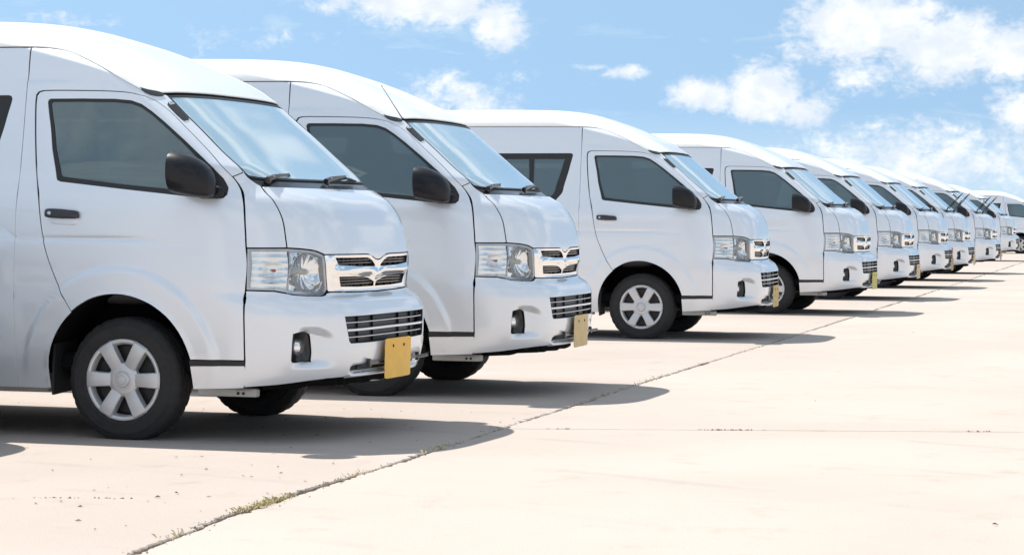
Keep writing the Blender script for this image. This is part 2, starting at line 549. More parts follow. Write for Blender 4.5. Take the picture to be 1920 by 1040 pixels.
def relief(s, t, P):
    """pressed-in relief of the body panels, along the surface normal"""
    x, y, z = P[:, 0], np.abs(P[:, 1]), P[:, 2]
    d = np.zeros(len(x))
    side = ss(y, 0.80, 0.86)
    for cx in (AX, AX - WB):
        r = np.hypot(x - cx, z - AZ)
        d += 0.015 * (1 - ss(r, 0.545, 0.592)) * side * ss(z, 0.28, 0.5)
        d += 0.005 * (1 - ss(r, 0.43, 0.455)) * side
    d -= 0.0065 * np.exp(-((z - (1.064 - 0.02 * ss(x, -0.2, 0.5))) / 0.011) ** 2) * side * (1 - ss(x, 0.1, 0.45))
    d += 0.005 * (1 - ss(z, 1.04, 1.062)) * side * (1 - ss(x, 0.1, 0.45))
    up_ = (y > 0.5)
    d += 0.007 * (1 - ss(z, 1.905, 1.922)) * ss(z, 1.2, 1.9) * up_ * (1 - ss(x, -0.55, -0.2))
    # scoop round the fog lamp, deepest at its outer end
    fy, fz = y, z
    front = ss(x, 0.86, 0.94)
    along = ss(fy, 0.62, 0.78) * (1 - ss(fy, 0.80, 0.845))
    tall = ss(fz, 0.395, 0.428) * (1 - ss(fz, 0.525 + 0.045 * ss(fy, 0.63, 0.78), 0.580 + 0.035 * ss(fy, 0.63, 0.78)))
    d -= 0.05 * along * tall * front * (z < 0.7)
    # rolled lip along the bumper's lower edge and the recess at its middle
    mid = (1 - ss(y, 0.44, 0.52)) * ss(x, 0.9, 1.0)
    d -= 0.03 * mid * ss(z, 0.352, 0.362) * (1 - ss(z, 0.385, 0.40))
    d += 0.006 * (1 - ss(z, 0.35, 0.356)) * mid * (z < 0.5)
    return d


def surf(s, t, disp=True):
    s = np.asarray(s, float)
    t = np.asarray(t, float)

    def G(s_, t_):
        P = F0(s_, t_)
        if not disp:
            return P
        e = 0.006
        n_ = np.cross(F0(s_ + e, t_) - F0(s_ - e, t_), F0(s_, np.minimum(t_ + e, TAU[-1])) - F0(s_, np.maximum(t_ - e, TAU[0])))
        n_ /= np.linalg.norm(n_, axis=1)[:, None] + 1e-12
        return P + n_ * NSIGN * relief(s_, t_, P)[:, None]
    e = 0.005
    P = G(s, t)
    n = np.cross(G(s + e, t) - G(s - e, t), G(s, np.minimum(t + e, TAU[-1])) - G(s, np.maximum(t - e, TAU[0])))
    ln = np.linalg.norm(n, axis=1)
    n = n * NSIGN / (ln[:, None] + 1e-12)
    n[ln < 1e-9] = (0, 0, 1)
    return P, n


NSIGN = 1.0
_p, _n = surf([2.0], [1.0], False)
if _n[0, 1] > 0:
    NSIGN = -1.0


def tau(z):
    return float(np.interp(z, ZN, TAU))


def S(x, z):
    """surface coordinates of the near-side point at length x and height z"""
    t = tau(z)
    row = _interp(TT, SG, np.full(len(SG), t))[:, 0]
    return (float(np.interp(-x, -row, SG)), t)


def Fp(y, z):
    """surface coordinates of the front point at |y| and height z"""
    t = tau(z)
    k = 140
    row = _interp(TT, SG[:k], np.full(k, t))[:, 1]
    row = np.maximum.accumulate(row + np.arange(k) * 1e-9)
    return (float(np.interp(y, row, SG[:k])), t)


def cr(pts, n=5):
    """smooth curve through points"""
    p = [np.array(q, float) for q in pts]
    p = [2 * p[0] - p[1]] + p + [2 * p[-1] - p[-2]]
    out = []
    for i in range(1, len(p) - 2):
        for k in range(n):
            u = k / n
            out.append(0.5 * ((2 * p[i]) + (-p[i - 1] + p[i + 1]) * u + (2 * p[i - 1] - 5 * p[i] + 4 * p[i + 1] - p[i + 2]) * u * u + (-p[i - 1] + 3 * p[i] - 3 * p[i + 1] + p[i + 2]) * u ** 3))
    out.append(p[-2])
    return [tuple(q) for q in out]


def inside_poly(pts, poly):
    x, y = pts[:, 0][:, None], pts[:, 1][:, None]
    a = poly
    b = np.roll(poly, -1, 0)
    cond = (a[:, 1][None] > y) != (b[:, 1][None] > y)
    xi = (b[:, 0] - a[:, 0])[None] * (y - a[:, 1][None]) / ((b[:, 1] - a[:, 1])[None] + 1e-15) + a[:, 0][None]
    return (np.sum(cond & (x < xi), axis=1) % 2) == 1


def seg_dist(pts, poly):
    a = poly
    b = np.roll(poly, -1, 0)
    out = np.full(len(pts), 1e9)
    for i in range(len(a)):
        d = b[i] - a[i]
        L = d @ d + 1e-15
        u = np.clip(((pts - a[i]) @ d) / L, 0, 1)
        out = np.minimum(out, np.hypot(*(pts - a[i] - u[:, None] * d).T))
    return out


def seam_mask(poly):
    """points on the car's centre line (front, roof ridge or tail)"""
    sm = np.interp(poly[:, 1], TAU, SMAX)
    return (np.abs(poly[:, 0]) < 1e-6) | (poly[:, 1] > TAU[-1] - 1e-6) | (poly[:, 0] > sm - 1e-4)


def clean(poly, step):
    out = []
    n = len(poly)
    for i in range(n):
        a = np.array(poly[i], float)
        b = np.array(poly[(i + 1) % n], float)
        L = np.hypot(*(b - a))
        if L < 1e-5:
            continue
        k = max(1, int(math.ceil(L / step)))
        for j in range(k):
            out.append(a + (b - a) * j / k)
    return np.array(out)


def inset_poly(poly, d, seam_ok):
    if d == 0:
        return poly
    area = 0.5 * np.sum(poly[:, 0] * np.roll(poly[:, 1], -1) - np.roll(poly[:, 0], -1) * poly[:, 1])
    sg = 1.0 if area > 0 else -1.0
    sm = seam_mask(poly) if seam_ok else np.zeros(len(poly), bool)
    e = np.roll(poly, -1, 0) - poly
    nn = np.c_[-e[:, 1], e[:, 0]] * sg
    nn /= np.linalg.norm(nn, axis=1)[:, None] + 1e-12
    es = sm & np.roll(sm, -1)
    nn[es] = 0
    prev = np.roll(nn, 1, 0)
    s_ = nn + prev
    ln = np.linalg.norm(s_, axis=1)
    both = (np.linalg.norm(nn, axis=1) > .5) & (np.linalg.norm(prev, axis=1) > .5)
    u = s_ / (ln[:, None] + 1e-9)
    scale = np.where(both, np.minimum(1.0 / np.maximum((u * nn).sum(1), 0.35), 2.2), 1.0)
    out = poly + u * (d * scale)[:, None]
    out[sm & (np.abs(poly[:, 0]) < 1e-6), 0] = 0.0
    return out


def panel(name, outer, mat, parent, holes=(), step=0.03, grid=0.06, gap=0.0035, off=0.0, flange=0.014, side='near', disp=True, edge_mat=None, hole_gap=0.0, hole_flange=None, soft=0.0015, push=None):
    """a sheet-metal or glass panel cut out of the body surface, with folded edges.
    side: 'near' (y<0), 'far' (mirrored) or 'both' (one panel across the centre line)"""
    both = side == 'both'
    loops = [inset_poly(clean(outer, step), gap, both)]
    for h in holes:
        loops.append(inset_poly(clean(h, step), -hole_gap, both))
    O = loops[0]
    lo, hi = O.min(0), O.max(0)
    gx = np.arange(lo[0] + grid * .5, hi[0], grid)
    gy = np.arange(lo[1] + grid * .45, hi[1], grid * .87)
    A, Bq = np.meshgrid(gx, gy)
    A = A + (np.arange(len(gy)) % 2)[:, None] * grid * .5
    P = np.c_[A.ravel(), Bq.ravel()]
    P = P[inside_poly(P, O)]
    for h in loops[1:]:
        if len(P):
            P = P[~inside_poly(P, h)]
    for h in loops:
        if len(P):
            P = P[seg_dist(P, h) > grid * .38]
    pts = np.concatenate(loops + [P]) if len(P) else np.concatenate(loops)
    edges, k = [], 0
    for L in loops:
        n = len(L)
        edges += [(k + i, k + (i + 1) % n) for i in range(n)]
        k += n
    vv, _, ff, _, _, _ = delaunay_2d_cdt([Vector(p) for p in pts], edges, [], 0, 1e-7)
    q = np.array([(v.x, v.y) for v in vv])
    ff = np.array([f for f in ff if len(f) == 3])
    cen = q[ff].mean(1)
    ok = inside_poly(cen, O)
    for h in loops[1:]:
        ok &= ~inside_poly(cen, h)
    ff = ff[ok]
    X, N = surf(q[:, 0], q[:, 1], disp)
    if push is not None:
        X = X + N * push(q[:, 0], q[:, 1], X)[:, None]
        e = 0.004

        def Z(a, b):
            p_, n_ = surf(a, b, disp)
            return p_ + n_ * push(a, b, p_)[:, None]
        n2 = np.cross(Z(q[:, 0] + e, q[:, 1]) - Z(q[:, 0] - e, q[:, 1]), Z(q[:, 0], q[:, 1] + e) - Z(q[:, 0], q[:, 1] - e)) * NSIGN
        N = n2 / (np.linalg.norm(n2, axis=1)[:, None] + 1e-12)
    X = X + N * off
    # consistent facing
    fn = np.cross(X[ff[:, 1]] - X[ff[:, 0]], X[ff[:, 2]] - X[ff[:, 0]])
    flip = (fn * N[ff].mean(1)).sum(1) < 0
    ff[flip] = ff[flip][:, ::-1]
    verts, norms, faces, midx = list(X), list(N), [list(f) for f in ff], [0] * len(ff)
    if flange:
        # outward direction along every boundary edge, found from the triangles
        emap = {}
        for f in ff:
            for a, b in ((f[0], f[1]), (f[1], f[2]), (f[2], f[0])):
                emap[(a, b)] = 1
        sm = seam_mask(q) if both else np.zeros(len(q), bool)
        bd = [(a, b) for (a, b) in emap if (b, a) not in emap and not (sm[a] and sm[b])]
        outd = {}
        for a, b in bd:
            t_ = X[b] - X[a]
            o_ = np.cross(t_, N[a] + N[b])
            o_ /= np.linalg.norm(o_) + 1e-12
            outd[a] = outd.get(a, 0) + o_
            outd[b] = outd.get(b, 0) + o_
        ring = {}
        hole_lo = len(loops[0])
        for v_, o_ in outd.items():
            o_ = o_ / (np.linalg.norm(o_) + 1e-12)
            if sm[v_]:
                o_ = o_ * (1, 0, 1)
            n_ = N[v_]
            base = len(verts)
            dep = flange
            verts += [X[v_] + o_ * soft * .3 - n_ * soft * .3, X[v_] + o_ * soft - n_ * soft * 1.5, X[v_] + o_ * soft - n_ * dep]
            m_ = (n_ + o_)
            norms += [m_ / np.linalg.norm(m_), o_, o_]
            ring[v_] = base
        for a, b in bd:
            p0, p1 = ring[a], ring[b]
            faces += [[b, a, p0, p1], [p1, p0, p0 + 1, p1 + 1], [p1 + 1, p0 + 1, p0 + 2, p1 + 2]]
            midx += [0, 0, 1]
    verts = np.array(verts)
    norms = np.array(norms)
    if side in ('far', 'both'):
        mv = verts * (1, -1, 1)
        mn = norms * (1, -1, 1)
        mf = [f[::-1] for f in faces]
        if side == 'far':
            verts, norms, faces = mv, mn, mf
        else:
            mp = {}
            nv = []
            nn = []
            for i in range(len(verts)):
                if abs(verts[i, 1]) < 6e-4:
                    verts[i, 1] = 0
                    norms[i] = norms[i] * (1, 0, 1)
                    l_ = np.linalg.norm(norms[i])
                    norms[i] = norms[i] / l_ if l_ > 1e-6 else (0, 0, 1)
                    mp[i] = i
                else:
                    mp[i] = len(verts) + len(nv)
                    nv.append(mv[i])
                    nn.append(mn[i])
            pairs = [(f, m_) for f, m_ in zip(faces + [[mp[i] for i in f] for f in mf], midx + midx) if len(set(f)) == len(f)]
            faces = [p_[0] for p_ in pairs]
            midx = [p_[1] for p_ in pairs]
            if nv:
                verts = np.concatenate([verts, np.array(nv)])
                norms = np.concatenate([norms, np.array(nn)])
    return mesh_obj(name, verts, faces, mat, parent, True, normals=norms, mats=[mat, edge_mat or mat], mat_idx=midx)


# ------------------------------------------------------------------ outlines of the van's panels (metres; near side)
def Sx(pts):
    out = []
    for (x0, z0), (x1, z1) in zip(pts[:-1], pts[1:]):
        k = max(1, int(math.ceil(math.hypot(x1 - x0, z1 - z0) / .018)))
        out += [S(x0 + (x1 - x0) * j / k, z0 + (z1 - z0) * j / k) for j in range(k)]
    return out + [S(*pts[-1])]


def Sc(pts, n=4):
    return Sx(cr(pts, n))


def Fy(pts):
    return [Fp(y, z) for y, z in pts]


def arch(cx, z0=0.262, r=0.426, n=26, a0=None, a1=None):
    """wheel opening from its rear foot over the top to its front foot"""
    pts = [(cx - r, z0)]
    lo = 180.0 if a0 is None else a0
    hi = 0.0 if a1 is None else a1
    for k in range(n + 1):
        a = R(lo + (hi - lo) * k / n)
        pts.append((cx + r * math.cos(a), AZ + r * math.sin(a) * (1.01 if math.sin(a) > 0 else 1)))
    pts.append((cx + r, z0))
    return pts


ARC_R = 0.426
corner_ang = math.degrees(math.atan2(0.673 - AZ, -0.279 - AX))
full_arch = arch(AX)
arch_rear = [(AX - ARC_R, 0.262)] + [(AX + ARC_R * math.cos(R(a)), AZ + ARC_R * 1.01 * math.sin(R(a))) for a in np.linspace(180, corner_ang, 9)]
arch_front = [(AX + ARC_R * math.cos(R(a)), AZ + ARC_R * 1.01 * math.sin(R(a))) for a in np.linspace(corner_ang, 13, 24)]

LOCK = [(.711, .434), (.713, .60), (.713, .80), (.709, 1.021)]
NOSE = [(.700, 1.12), (.686, 1.23), (.664, 1.30), (.631, 1.352), (.599, 1.395)]
PILLAR = [(.599, 1.395), (.567, 1.431), (.49, 1.505), (.384, 1.600), (.306, 1.667), (.241, 1.723), (.18, 1.769), (.125, 1.803), (.06, 1.828), (-.031, 1.846), (-.154, 1.855), (-.303, 1.859), (-.45, 1.861), (-.535, 1.860)]
CORNER = [(-.562, 1.853), (-.575, 1.835), (-.577, 1.80)]
REAR = [(-.577, 1.80), (-.573, 1.731), (-.561, 1.597), (-.539, 1.430), (-.503, 1.264), (-.475, 1.100), (-.45, 1.007), (-.415, .915), (-.355, .79), (-.279, .673)]

door_poly = Sx(LOCK[:3]) + Sc(LOCK[3:] + NOSE, 4)[:-1] + Sc(PILLAR, 4) + Sx(CORNER[:-1]) + Sc(REAR, 4)[:-1] + Sx(arch_front) + [S(.404, .434)]
W_OUT = [(-.502, 1.795), (-.498, 1.808), (-.485, 1.815), (-.30, 1.815), (-.10, 1.811), (-.003, 1.802), (.06, 1.782), (.124, 1.743), (.201, 1.688), (.329, 1.588), (.431, 1.504), (.508, 1.440), (.56, 1.385), (.588, 1.335), (.590, 1.298), (.575, 1.281), (.545, 1.276), (.361, 1.290), (-.004, 1.326), (-.385, 1.366), (-.406, 1.375), (-.412, 1.390), (-.453, 1.541)]
W_GLASS = [(-.482, 1.788), (-.469, 1.799), (-.30, 1.799), (-.10, 1.795), (-.004, 1.785), (.06, 1.764), (.124, 1.724), (.201, 1.667), (.329, 1.565), (.405, 1.499), (.47, 1.42), (.48, 1.34), (.44, 1.313), (.361, 1.319), (-.004, 1.351), (-.372, 1.393), (-.386, 1.405), (-.43, 1.541)]
win_out, win_glass = Sx(W_OUT), Sx(W_GLASS)

GUT = [(-4.1, 2.10), (-3.4, 2.105), (-2.0, 2.105), (-.827, 2.099), (-.60, 2.095), (-.50, 2.088), (-.42, 2.072), (-.339, 2.043), (-.196, 1.980), (-.063, 1.910), (.059, 1.850), (.118, 1.835)]
gut_curve = Sc(GUT[1:], 4)
WS_SIDE = [(.743, 1.833), (.746, 1.815), (.765, 1.717), (.780, 1.62), (.796, 1.52), (.800, 1.425), (.788, 1.393)]
ws_side = cr(Fy(WS_SIDE), 4)
header = [S(.118, 1.835)] + cr(Fy([(.743, 1.838), (.60, 1.846), (.267, 1.852), (0, 1.853)]), 5)
SEAM_X = -.635

cab_poly = (Sx([(AX - ARC_R, .262), (SEAM_X, .262), (SEAM_X, .7), (SEAM_X, 1.2), (SEAM_X, 1.8), (SEAM_X, 2.0958)])
            + [p for p in gut_curve if S(SEAM_X, 2.09)[0] - .02 > p[0] or p[1] < tau(2.09)] + ws_side[:-3] + [Fp(.797, 1.42)]
            + Sc(PILLAR, 4) + Sx(CORNER[:-1]) + Sc(REAR, 4)[:-1] + Sx(arch_rear[::-1]))

TAIL_X = -4.0
rear_poly = (Sx([(SEAM_X, 2.0958), (SEAM_X, 1.8), (SEAM_X, 1.2), (SEAM_X, .7), (SEAM_X, .262)])
             + Sx(arch(AX - WB)[::-1]) + Sx([(-4.02, .262), (-4.06, .8), (-4.04, 1.2), (-3.97, 1.8), (-3.93, 2.09)]) + [p for p in gut_curve if p[0] > S(SEAM_X, 2.09)[0] + .03 and p[1] > tau(2.085) and F0([p[0]], [p[1]])[0, 0] > -3.9])
rear_win = Sx([(-.718, 1.815), (-.726, 1.832), (-.745, 1.837), (-2.0, 1.837), (-3.72, 1.837), (-3.75, 1.82), (-3.80, 1.39), (-3.78, 1.36), (-2.0, 1.352), (-.90, 1.352), (-.878, 1.362)])
panes = [[(-.80, 1.780), (-1.118, 1.780), (-1.118, 1.405), (-.928, 1.405)]] + [[(a, 1.780), (b, 1.780), (b, 1.405), (a, 1.405)] for a, b in ((-1.17, -2.03), (-2.10, -2.90), (-2.97, -3.70))]

fender_poly = (Sx([(.709, 1.021)]) + Sc([(.709, 1.021)] + NOSE, 4)[1:] + [Fp(.797, 1.42), Fp(.788, 1.393)]
               + cr(Fy([(.757, 1.345), (.775, 1.302), (.784, 1.255), (.789, 1.213), (.793, 1.171), (.798, 1.119), (.802, 1.063), (.804, 1.022)]), 4))
TOP = [(.804, 1.022), (.752, 1.018), (.684, 1.009), (.638, .995), (.617, .986)]
VEE = [(.617, .986), (.467, .985), (.28, .984), (.165, .983), (.12, .979), (.081, .970), (.04, .957), (0, .952)]
hl_top = cr(Fy(TOP), 4)
vee = cr(Fy(VEE), 4)
bonnet_poly = cr(Fy([(0, 1.343), (.265, 1.342), (.52, 1.343), (.70, 1.345), (.757, 1.346)]), 4)[:-1] + cr(Fy([(.757, 1.345), (.775, 1.302), (.784, 1.255), (.789, 1.213), (.793, 1.171), (.798, 1.119), (.802, 1.063), (.804, 1.022)]), 4)[:-1] + hl_top[:-1] + vee
HL_RIGHT = [(.617, .986), (.609, .940), (.598, .880), (.583, .825), (.578, .800), (.590, .785)]
HL_BOT = [(.590, .785), (.615, .776), (.656, .771), (.727, .773), (.789, .778), (.818, .786), (.858, .797)]
lamp_bottom = cr(Fy(HL_BOT), 4) + [S(.713, .801)]
lamp_poly = [S(.709, 1.021)] + hl_top[:-1] + cr(Fy(HL_RIGHT), 4)[:-1] + lamp_bottom
GB = [(.572, .789), (.561, .788), (.40, .784), (.221, .781), (0, .779)]
grille_poly = vee[:-1] + [Fp(0, .952), Fp(0, .779)] + Fy(GB[::-1][1:]) + cr(Fy(HL_RIGHT[:5]), 4)[::-1][:-1]
BB = [(0, .333), (.259, .333), (.519, .336), (.66, .334), (.749, .326), (.847, .306)]
intake = Fy([(0, .657), (.37, .657), (.581, .657), (.575, .63), (.545, .53), (.53, .519), (.346, .517), (0, .516)])
bumper_poly = lamp_bottom[::-1] + Fy(GB[1:]) + intake + Fy(BB) + Sx([(.689, .293), (.700, .35), (.711, .434), (.713, .60), (.713, .801)])
bezel_hole = cr(Fy([(.853, .578), (.835, .585), (.81, .586), (.785, .575), (.772, .555), (.757, .43), (.765, .418), (.80, .418), (.838, .424), (.848, .45), (.853, .52), (.853, .578)]), 3)[:-1]
sill_poly = Sx([(.708, .409), (.404, .404), (AX + ARC_R - .01, .33), (AX + ARC_R - .01, .279), (.689, .290)])
trim_poly = Sx([(.711, .434), (.404, .434), (.404, .404), (.708, .409)])
roof_poly = Sc(GUT[:1] + GUT[1:], 4)[:-1] + header + [(0.0, float(q)) for q in np.linspace(tau(1.86), TAU[-1], 40)]
_st = [(float(q), TAU[-1]) for q in np.linspace(0.05, SMAX[-1], 40)]
_sd = [(float(np.interp(q, TAU, SMAX)), float(q)) for q in np.linspace(TAU[-1] - .02, tau(2.10), 30)]
roof_poly = roof_poly + _st + _sd
ws_top = cr(Fy([(.743, 1.833), (.60, 1.841), (.267, 1.847), (0, 1.848)]), 5)
ws_bot = cr(Fy([(.788, 1.393), (.74, 1.384), (.60, 1.381), (.30, 1.381), (0, 1.381)]), 4)
screen_poly = ws_top[::-1] + ws_side[1:-1] + ws_bot
screen_glass = cr(Fy([(0, 1.836), (.267, 1.835), (.60, 1.829), (.72, 1.823), (.736, 1.811)]), 4) + cr(Fy([(.756, 1.717), (.771, 1.62), (.787, 1.52), (.791, 1.43), (.778, 1.402)]), 4) + cr(Fy([(.73, 1.394), (.60, 1.391), (.30, 1.391), (0, 1.391)]), 4)
cowl_poly = cr(Fy([(0, 1.379), (.30, 1.379), (.60, 1.379), (.74, 1.382), (.786, 1.391)]), 4) + cr(Fy([(.757, 1.347), (.70, 1.346), (.52, 1.344), (.265, 1.343), (0, 1.344)]), 4)
tail_poly = Sx([(-3.93, 2.09), (-3.97, 1.8), (-4.04, 1.2), (-4.06, .8), (-4.02, .262)]) + [(float(np.interp(q, TAU, SMAX)), float(q)) for q in np.linspace(tau(.262), tau(2.09), 30)]


# ------------------------------------------------------------------ the van
def part_empty(name, parent, loc=(0, 0, 0)):
    o = bpy.data.objects.new(name, None)
    col.objects.link(o)
    o.parent = parent
    o.location = loc
    return o


def make_wheel(parent, cx, side, name='wheel'):
    """side -1: near side (outer face towards -y)"""
    T = 0.331
    g = Geo()
    sgn = side
    w = 0.098
    prof = [(.196, .070), (.208, .086), (.222, .094), (.231, .0965), (.2335, .0985), (.237, .0985), (.2395, .0972), (.255, .0985), (.272, .099), (.2805, .0982), (.2825, .0998), (.286, .0992), (.288, .0970), (.302, .090), (.314, .082), (.3255, .072), (T, .058), (T, .047), (T - .007, .045), (T - .007, .040), (T, .038), (T, .014), (T - .007, .012), (T - .007, .006), (T, .004)]
    prof = prof + [(r, -h) for r, h in prof[::-1]]
    g.lathe([(r, h * sgn) for r, h in prof] if sgn > 0 else [(r, h * -1) for r, h in prof], n=120)
    # shoulder notches: every other shoulder vertex pulled in
    n = 120
    vs = list(g.v)
    for k, (r, h) in enumerate(prof):
        if .30 < r < .3301 and abs(h) > .05 or abs(abs(h) - .058) < 1e-6 or abs(abs(h) - .047) < 1e-6:
            for i in range(n):
                if i % 4 == 3:
                    x, y, z = vs[k * n + i]
                    f = (math.hypot(x, z) - .0045) / math.hypot(x, z)
                    vs[k * n + i] = (x * f, y, z * f)
    g.v = vs
    # the loaded tyre sits flat on the ground and bulges a little there
    HZ = .317
    vs = []
    for x, y, z in g.v:
        if z < -HZ + .05:
            y *= 1 + .05 * ss(-z, HZ - .05, HZ)
        vs.append((x, y, max(z, -HZ + .001)))
    g.v = vs
    root = g.build(name, M['tyre'], parent, sharp=28, loc=(cx - .004, sgn * .815, HZ))
    s = sgn
    face = .092 * s
    # steel rim behind the cover
    rim = Geo().lathe([(.20, .072 * s), (.19, .050 * s), (.178, .030 * s), (.12, .026 * s), (.06, .040 * s), (.0005, .040 * s)][::(1 if s > 0 else 1)], n=48)
    for k in range(6):
        a = R(30 + 60 * k)
        rim.lathe([(.024, .0), (.024, .012), (.012, .016), (.0005, .016)], n=10, axis='y', c=(.145 * math.cos(a), .028 * s, .145 * math.sin(a)))
    rim.build('rim', M['dark_metal'], root)
    # cover: ring, six broad spokes and a centre boss
    c = Geo()
    c.lathe([(.216, .082 * s), (.2175, .092 * s), (.214, .098 * s), (.206, .099 * s), (.197, .095 * s), (.190, .082 * s), (.186, .060 * s)], n=96)

    def sheet(rows):
        vs, fs = [], []
        m = len(rows[0])
        for r in rows:
            vs += r
        for i in range(len(rows) - 1):
            for j in range(m - 1):
                fs.append((i * m + j, i * m + j + 1, (i + 1) * m + j + 1, (i + 1) * m + j))
        return vs, fs
    for k in range(6):
        a = R(60 * k)
        rows = []
        for r, hw, h in [(.062, .035, .093), (.085, .0345, .098), (.12, .036, .1035), (.16, .0385, .1065), (.190, .0405, .1065), (.208, .0415, .103), (.2165, .0415, .094)]:
            row = []
            for u, dh in [(-1.06, -.045), (-1.03, -.012), (-1.0, -.004), (-.88, 0), (-.4, .0015), (0, .002), (.4, .0015), (.88, 0), (1.0, -.004), (1.03, -.012), (1.06, -.045)]:
                px, pz = r, u * hw
                row.append((px * math.cos(a) - pz * math.sin(a), (h + dh) * s, px * math.sin(a) + pz * math.cos(a)))
            rows.append(row)
        c.add(*sheet(rows))
    c.lathe([(.092, .070 * s), (.088, .088 * s), (.078, .096 * s), (.062, .099 * s), (.048, .100 * s), (.0445, .096 * s), (.042, .096 * s), (.040, .101 * s), (.036, .1055 * s), (.026, .1065 * s), (.024, .1035 * s), (.0225, .1035 * s), (.021, .1065 * s), (.0005, .1075 * s)], n=48)
    cap = c.build('hubcap', M['hubcap'], root, sharp=30)
    v = Geo()
    v.box((.128, .070 * s, -.168), (.012, .03, .012), .003)
    v.build('valve', M['black_plastic'], root)
    return root


def superbox(g, c, r, exps=(3.2, 3.2), nu=20, nv=14, taper=None):
    """rounded box (superellipsoid); taper(point) may reshape it"""
    vs, fs = [], []

    def pw(x, e):
        return math.copysign(abs(x) ** e, x)
    e1, e2 = 2 / exps[0], 2 / exps[1]
    for i in range(nv + 1):
        v = -math.pi / 2 + math.pi * i / nv
        for j in range(nu):
            u = -math.pi + 2 * math.pi * j / nu
            p = [pw(math.cos(v), e1) * pw(math.cos(u), e2), pw(math.cos(v), e1) * pw(math.sin(u), e2), pw(math.sin(v), e1)]
            if taper:
                p = taper(p)
            vs.append((c[0] + p[0] * r[0], c[1] + p[1] * r[1], c[2] + p[2] * r[2]))
    for i in range(nv):
        for j in range(nu):
            k = (j + 1) % nu
            fs.append((i * nu + j, i * nu + k, (i + 1) * nu + k, (i + 1) * nu + j))
    return g.add(vs, fs)


def side_obj(g, side):
    return g if side == 'near' else g.mirrored()


def make_mirror(parent, side):
    """door mirror: deep shell open to the rear with the glass set in it, on a short arm"""
    g = Geo()
    n = 36
    rows = []
    cy, cz = -1.022, 1.402
    for k, (x, sc_, dy, dz) in enumerate([(.350, .93, 0, 0), (.342, .97, 0, 0), (.340, 1.0, 0, 0), (.36, 1.03, 0, 0), (.405, 1.035, .002, -.001), (.45, 1.0, .006, -.005), (.492, .92, .013, -.012), (.523, .80, .021, -.021), (.545, .62, .030, -.031), (.556, .38, .037, -.040), (.560, .02, .041, -.046)]):
        row = []
        for j in range(n):
            a = 2 * math.pi * j / n
            ca, sa = math.cos(a), math.sin(a)
            py = math.copysign(abs(ca) ** (2 / 2.45), ca) * .090
            pz = math.copysign(abs(sa) ** (2 / 2.45), sa) * .105
            py += .010 * (pz / .108) * -1 * 0.4
            row.append((x, cy + dy + py * sc_, cz + dz + pz * sc_ - .16 * (x - .40) + .004))
        rows.append(row)
    vs = [p for r in rows for p in r]
    fs = []
    for i in range(len(rows) - 1):
        for j in range(n):
            k = (j + 1) % n
            fs.append((i * n + j, (i + 1) * n + j, (i + 1) * n + k, i * n + k))
    g.add(vs, fs)
    # arm and sail foot
    g.tube([(.43, -.985, 1.325), (.475, -.945, 1.306), (.53, -.905, 1.302)], [.030, .030, .026], 10)
    superbox(g, (.52, -.912, 1.312), (.062, .022, .034), (3, 3), 14, 8)
    o = side_obj(g, side).build('wing_mirror', M['mirror_shell'], parent, sharp=50)
    gl = Geo()
    gl.add([(.3535, cy + math.copysign(abs(math.cos(a)) ** .8, math.cos(a)) * .083, cz + .013 + math.copysign(abs(math.sin(a)) ** .8, math.sin(a)) * .097) for a in [2 * math.pi * j / n for j in range(n)]], [tuple(range(n))])
    side_obj(gl, side).build('mirror_glass', M['mirror'], o, smooth=False)
    return o


def make_wiper(parent, pivot, length, raised):
    """arm from its spindle with the blade carried at its end; local x runs along the arm"""
    g = Geo()
    g.lathe([(.018, 0), (.018, .022), (.013, .030), (.0005, .032)], n=14, axis='z', c=(0, 0, 0))
    g.tube([(-.02, 0, .018), (.05, 0, .032), (.12, 0, .040), (length * .62, 0, .044)], [.016, .015, .0095, .0065], 8)
    g.tube([(length * .60, 0, .046), (length * .66, .0, .036), (length * .68, 0, .028)], [.006, .006, .005], 6)
    arm = g.build('wiper', M['black_plastic'], parent)
    b = Geo()
    x0, x1 = length * .18, length * 1.18
    m = .5 * (x0 + x1)
    b.box((m, 0.002, .006), (x1 - x0, .006, .014), .001)
    b.tube([(x0 + .03, .002, .012), (x0 + .10, .002, .022), (m, .002, .030), (x1 - .10, .002, .022), (x1 - .03, .002, .012)], [.004, .006, .007, .006, .004], 6)
    b.tube([(x0 + .005, .002, .011), (x0 + .10, .002, .016), (x0 + .18, .002, .011)], [.003, .005, .003], 6)
    b.tube([(x1 - .18, .002, .011), (x1 - .10, .002, .016), (x1 - .005, .002, .011)], [.003, .005, .003], 6)
    b.build('blade', M['rubber'], arm)
    sp = Geo()
    sp.tube([(.03, .004, .036), (.10, .004, .046)], [.004, .004], 6)
    sp.box((.05, -.004, .040), (.05, .010, .006), .002)
    sp.build('arm_spring', M['satin'], arm)
    if raised:
        xa = Vector((.62, .10, .78)).normalized()
        za = Vector((-.78, 0, .62))
    else:
        xa = Vector((-.03, 1.0, .035)).normalized()
        za = Vector((.50, 0, .86))
    za = (za - xa * za.dot(xa)).normalized()
    ya = za.cross(xa)
    arm.matrix_basis = Matrix.Translation(pivot) @ Matrix((xa, ya, za)).transposed().to_4x4()
    return arm


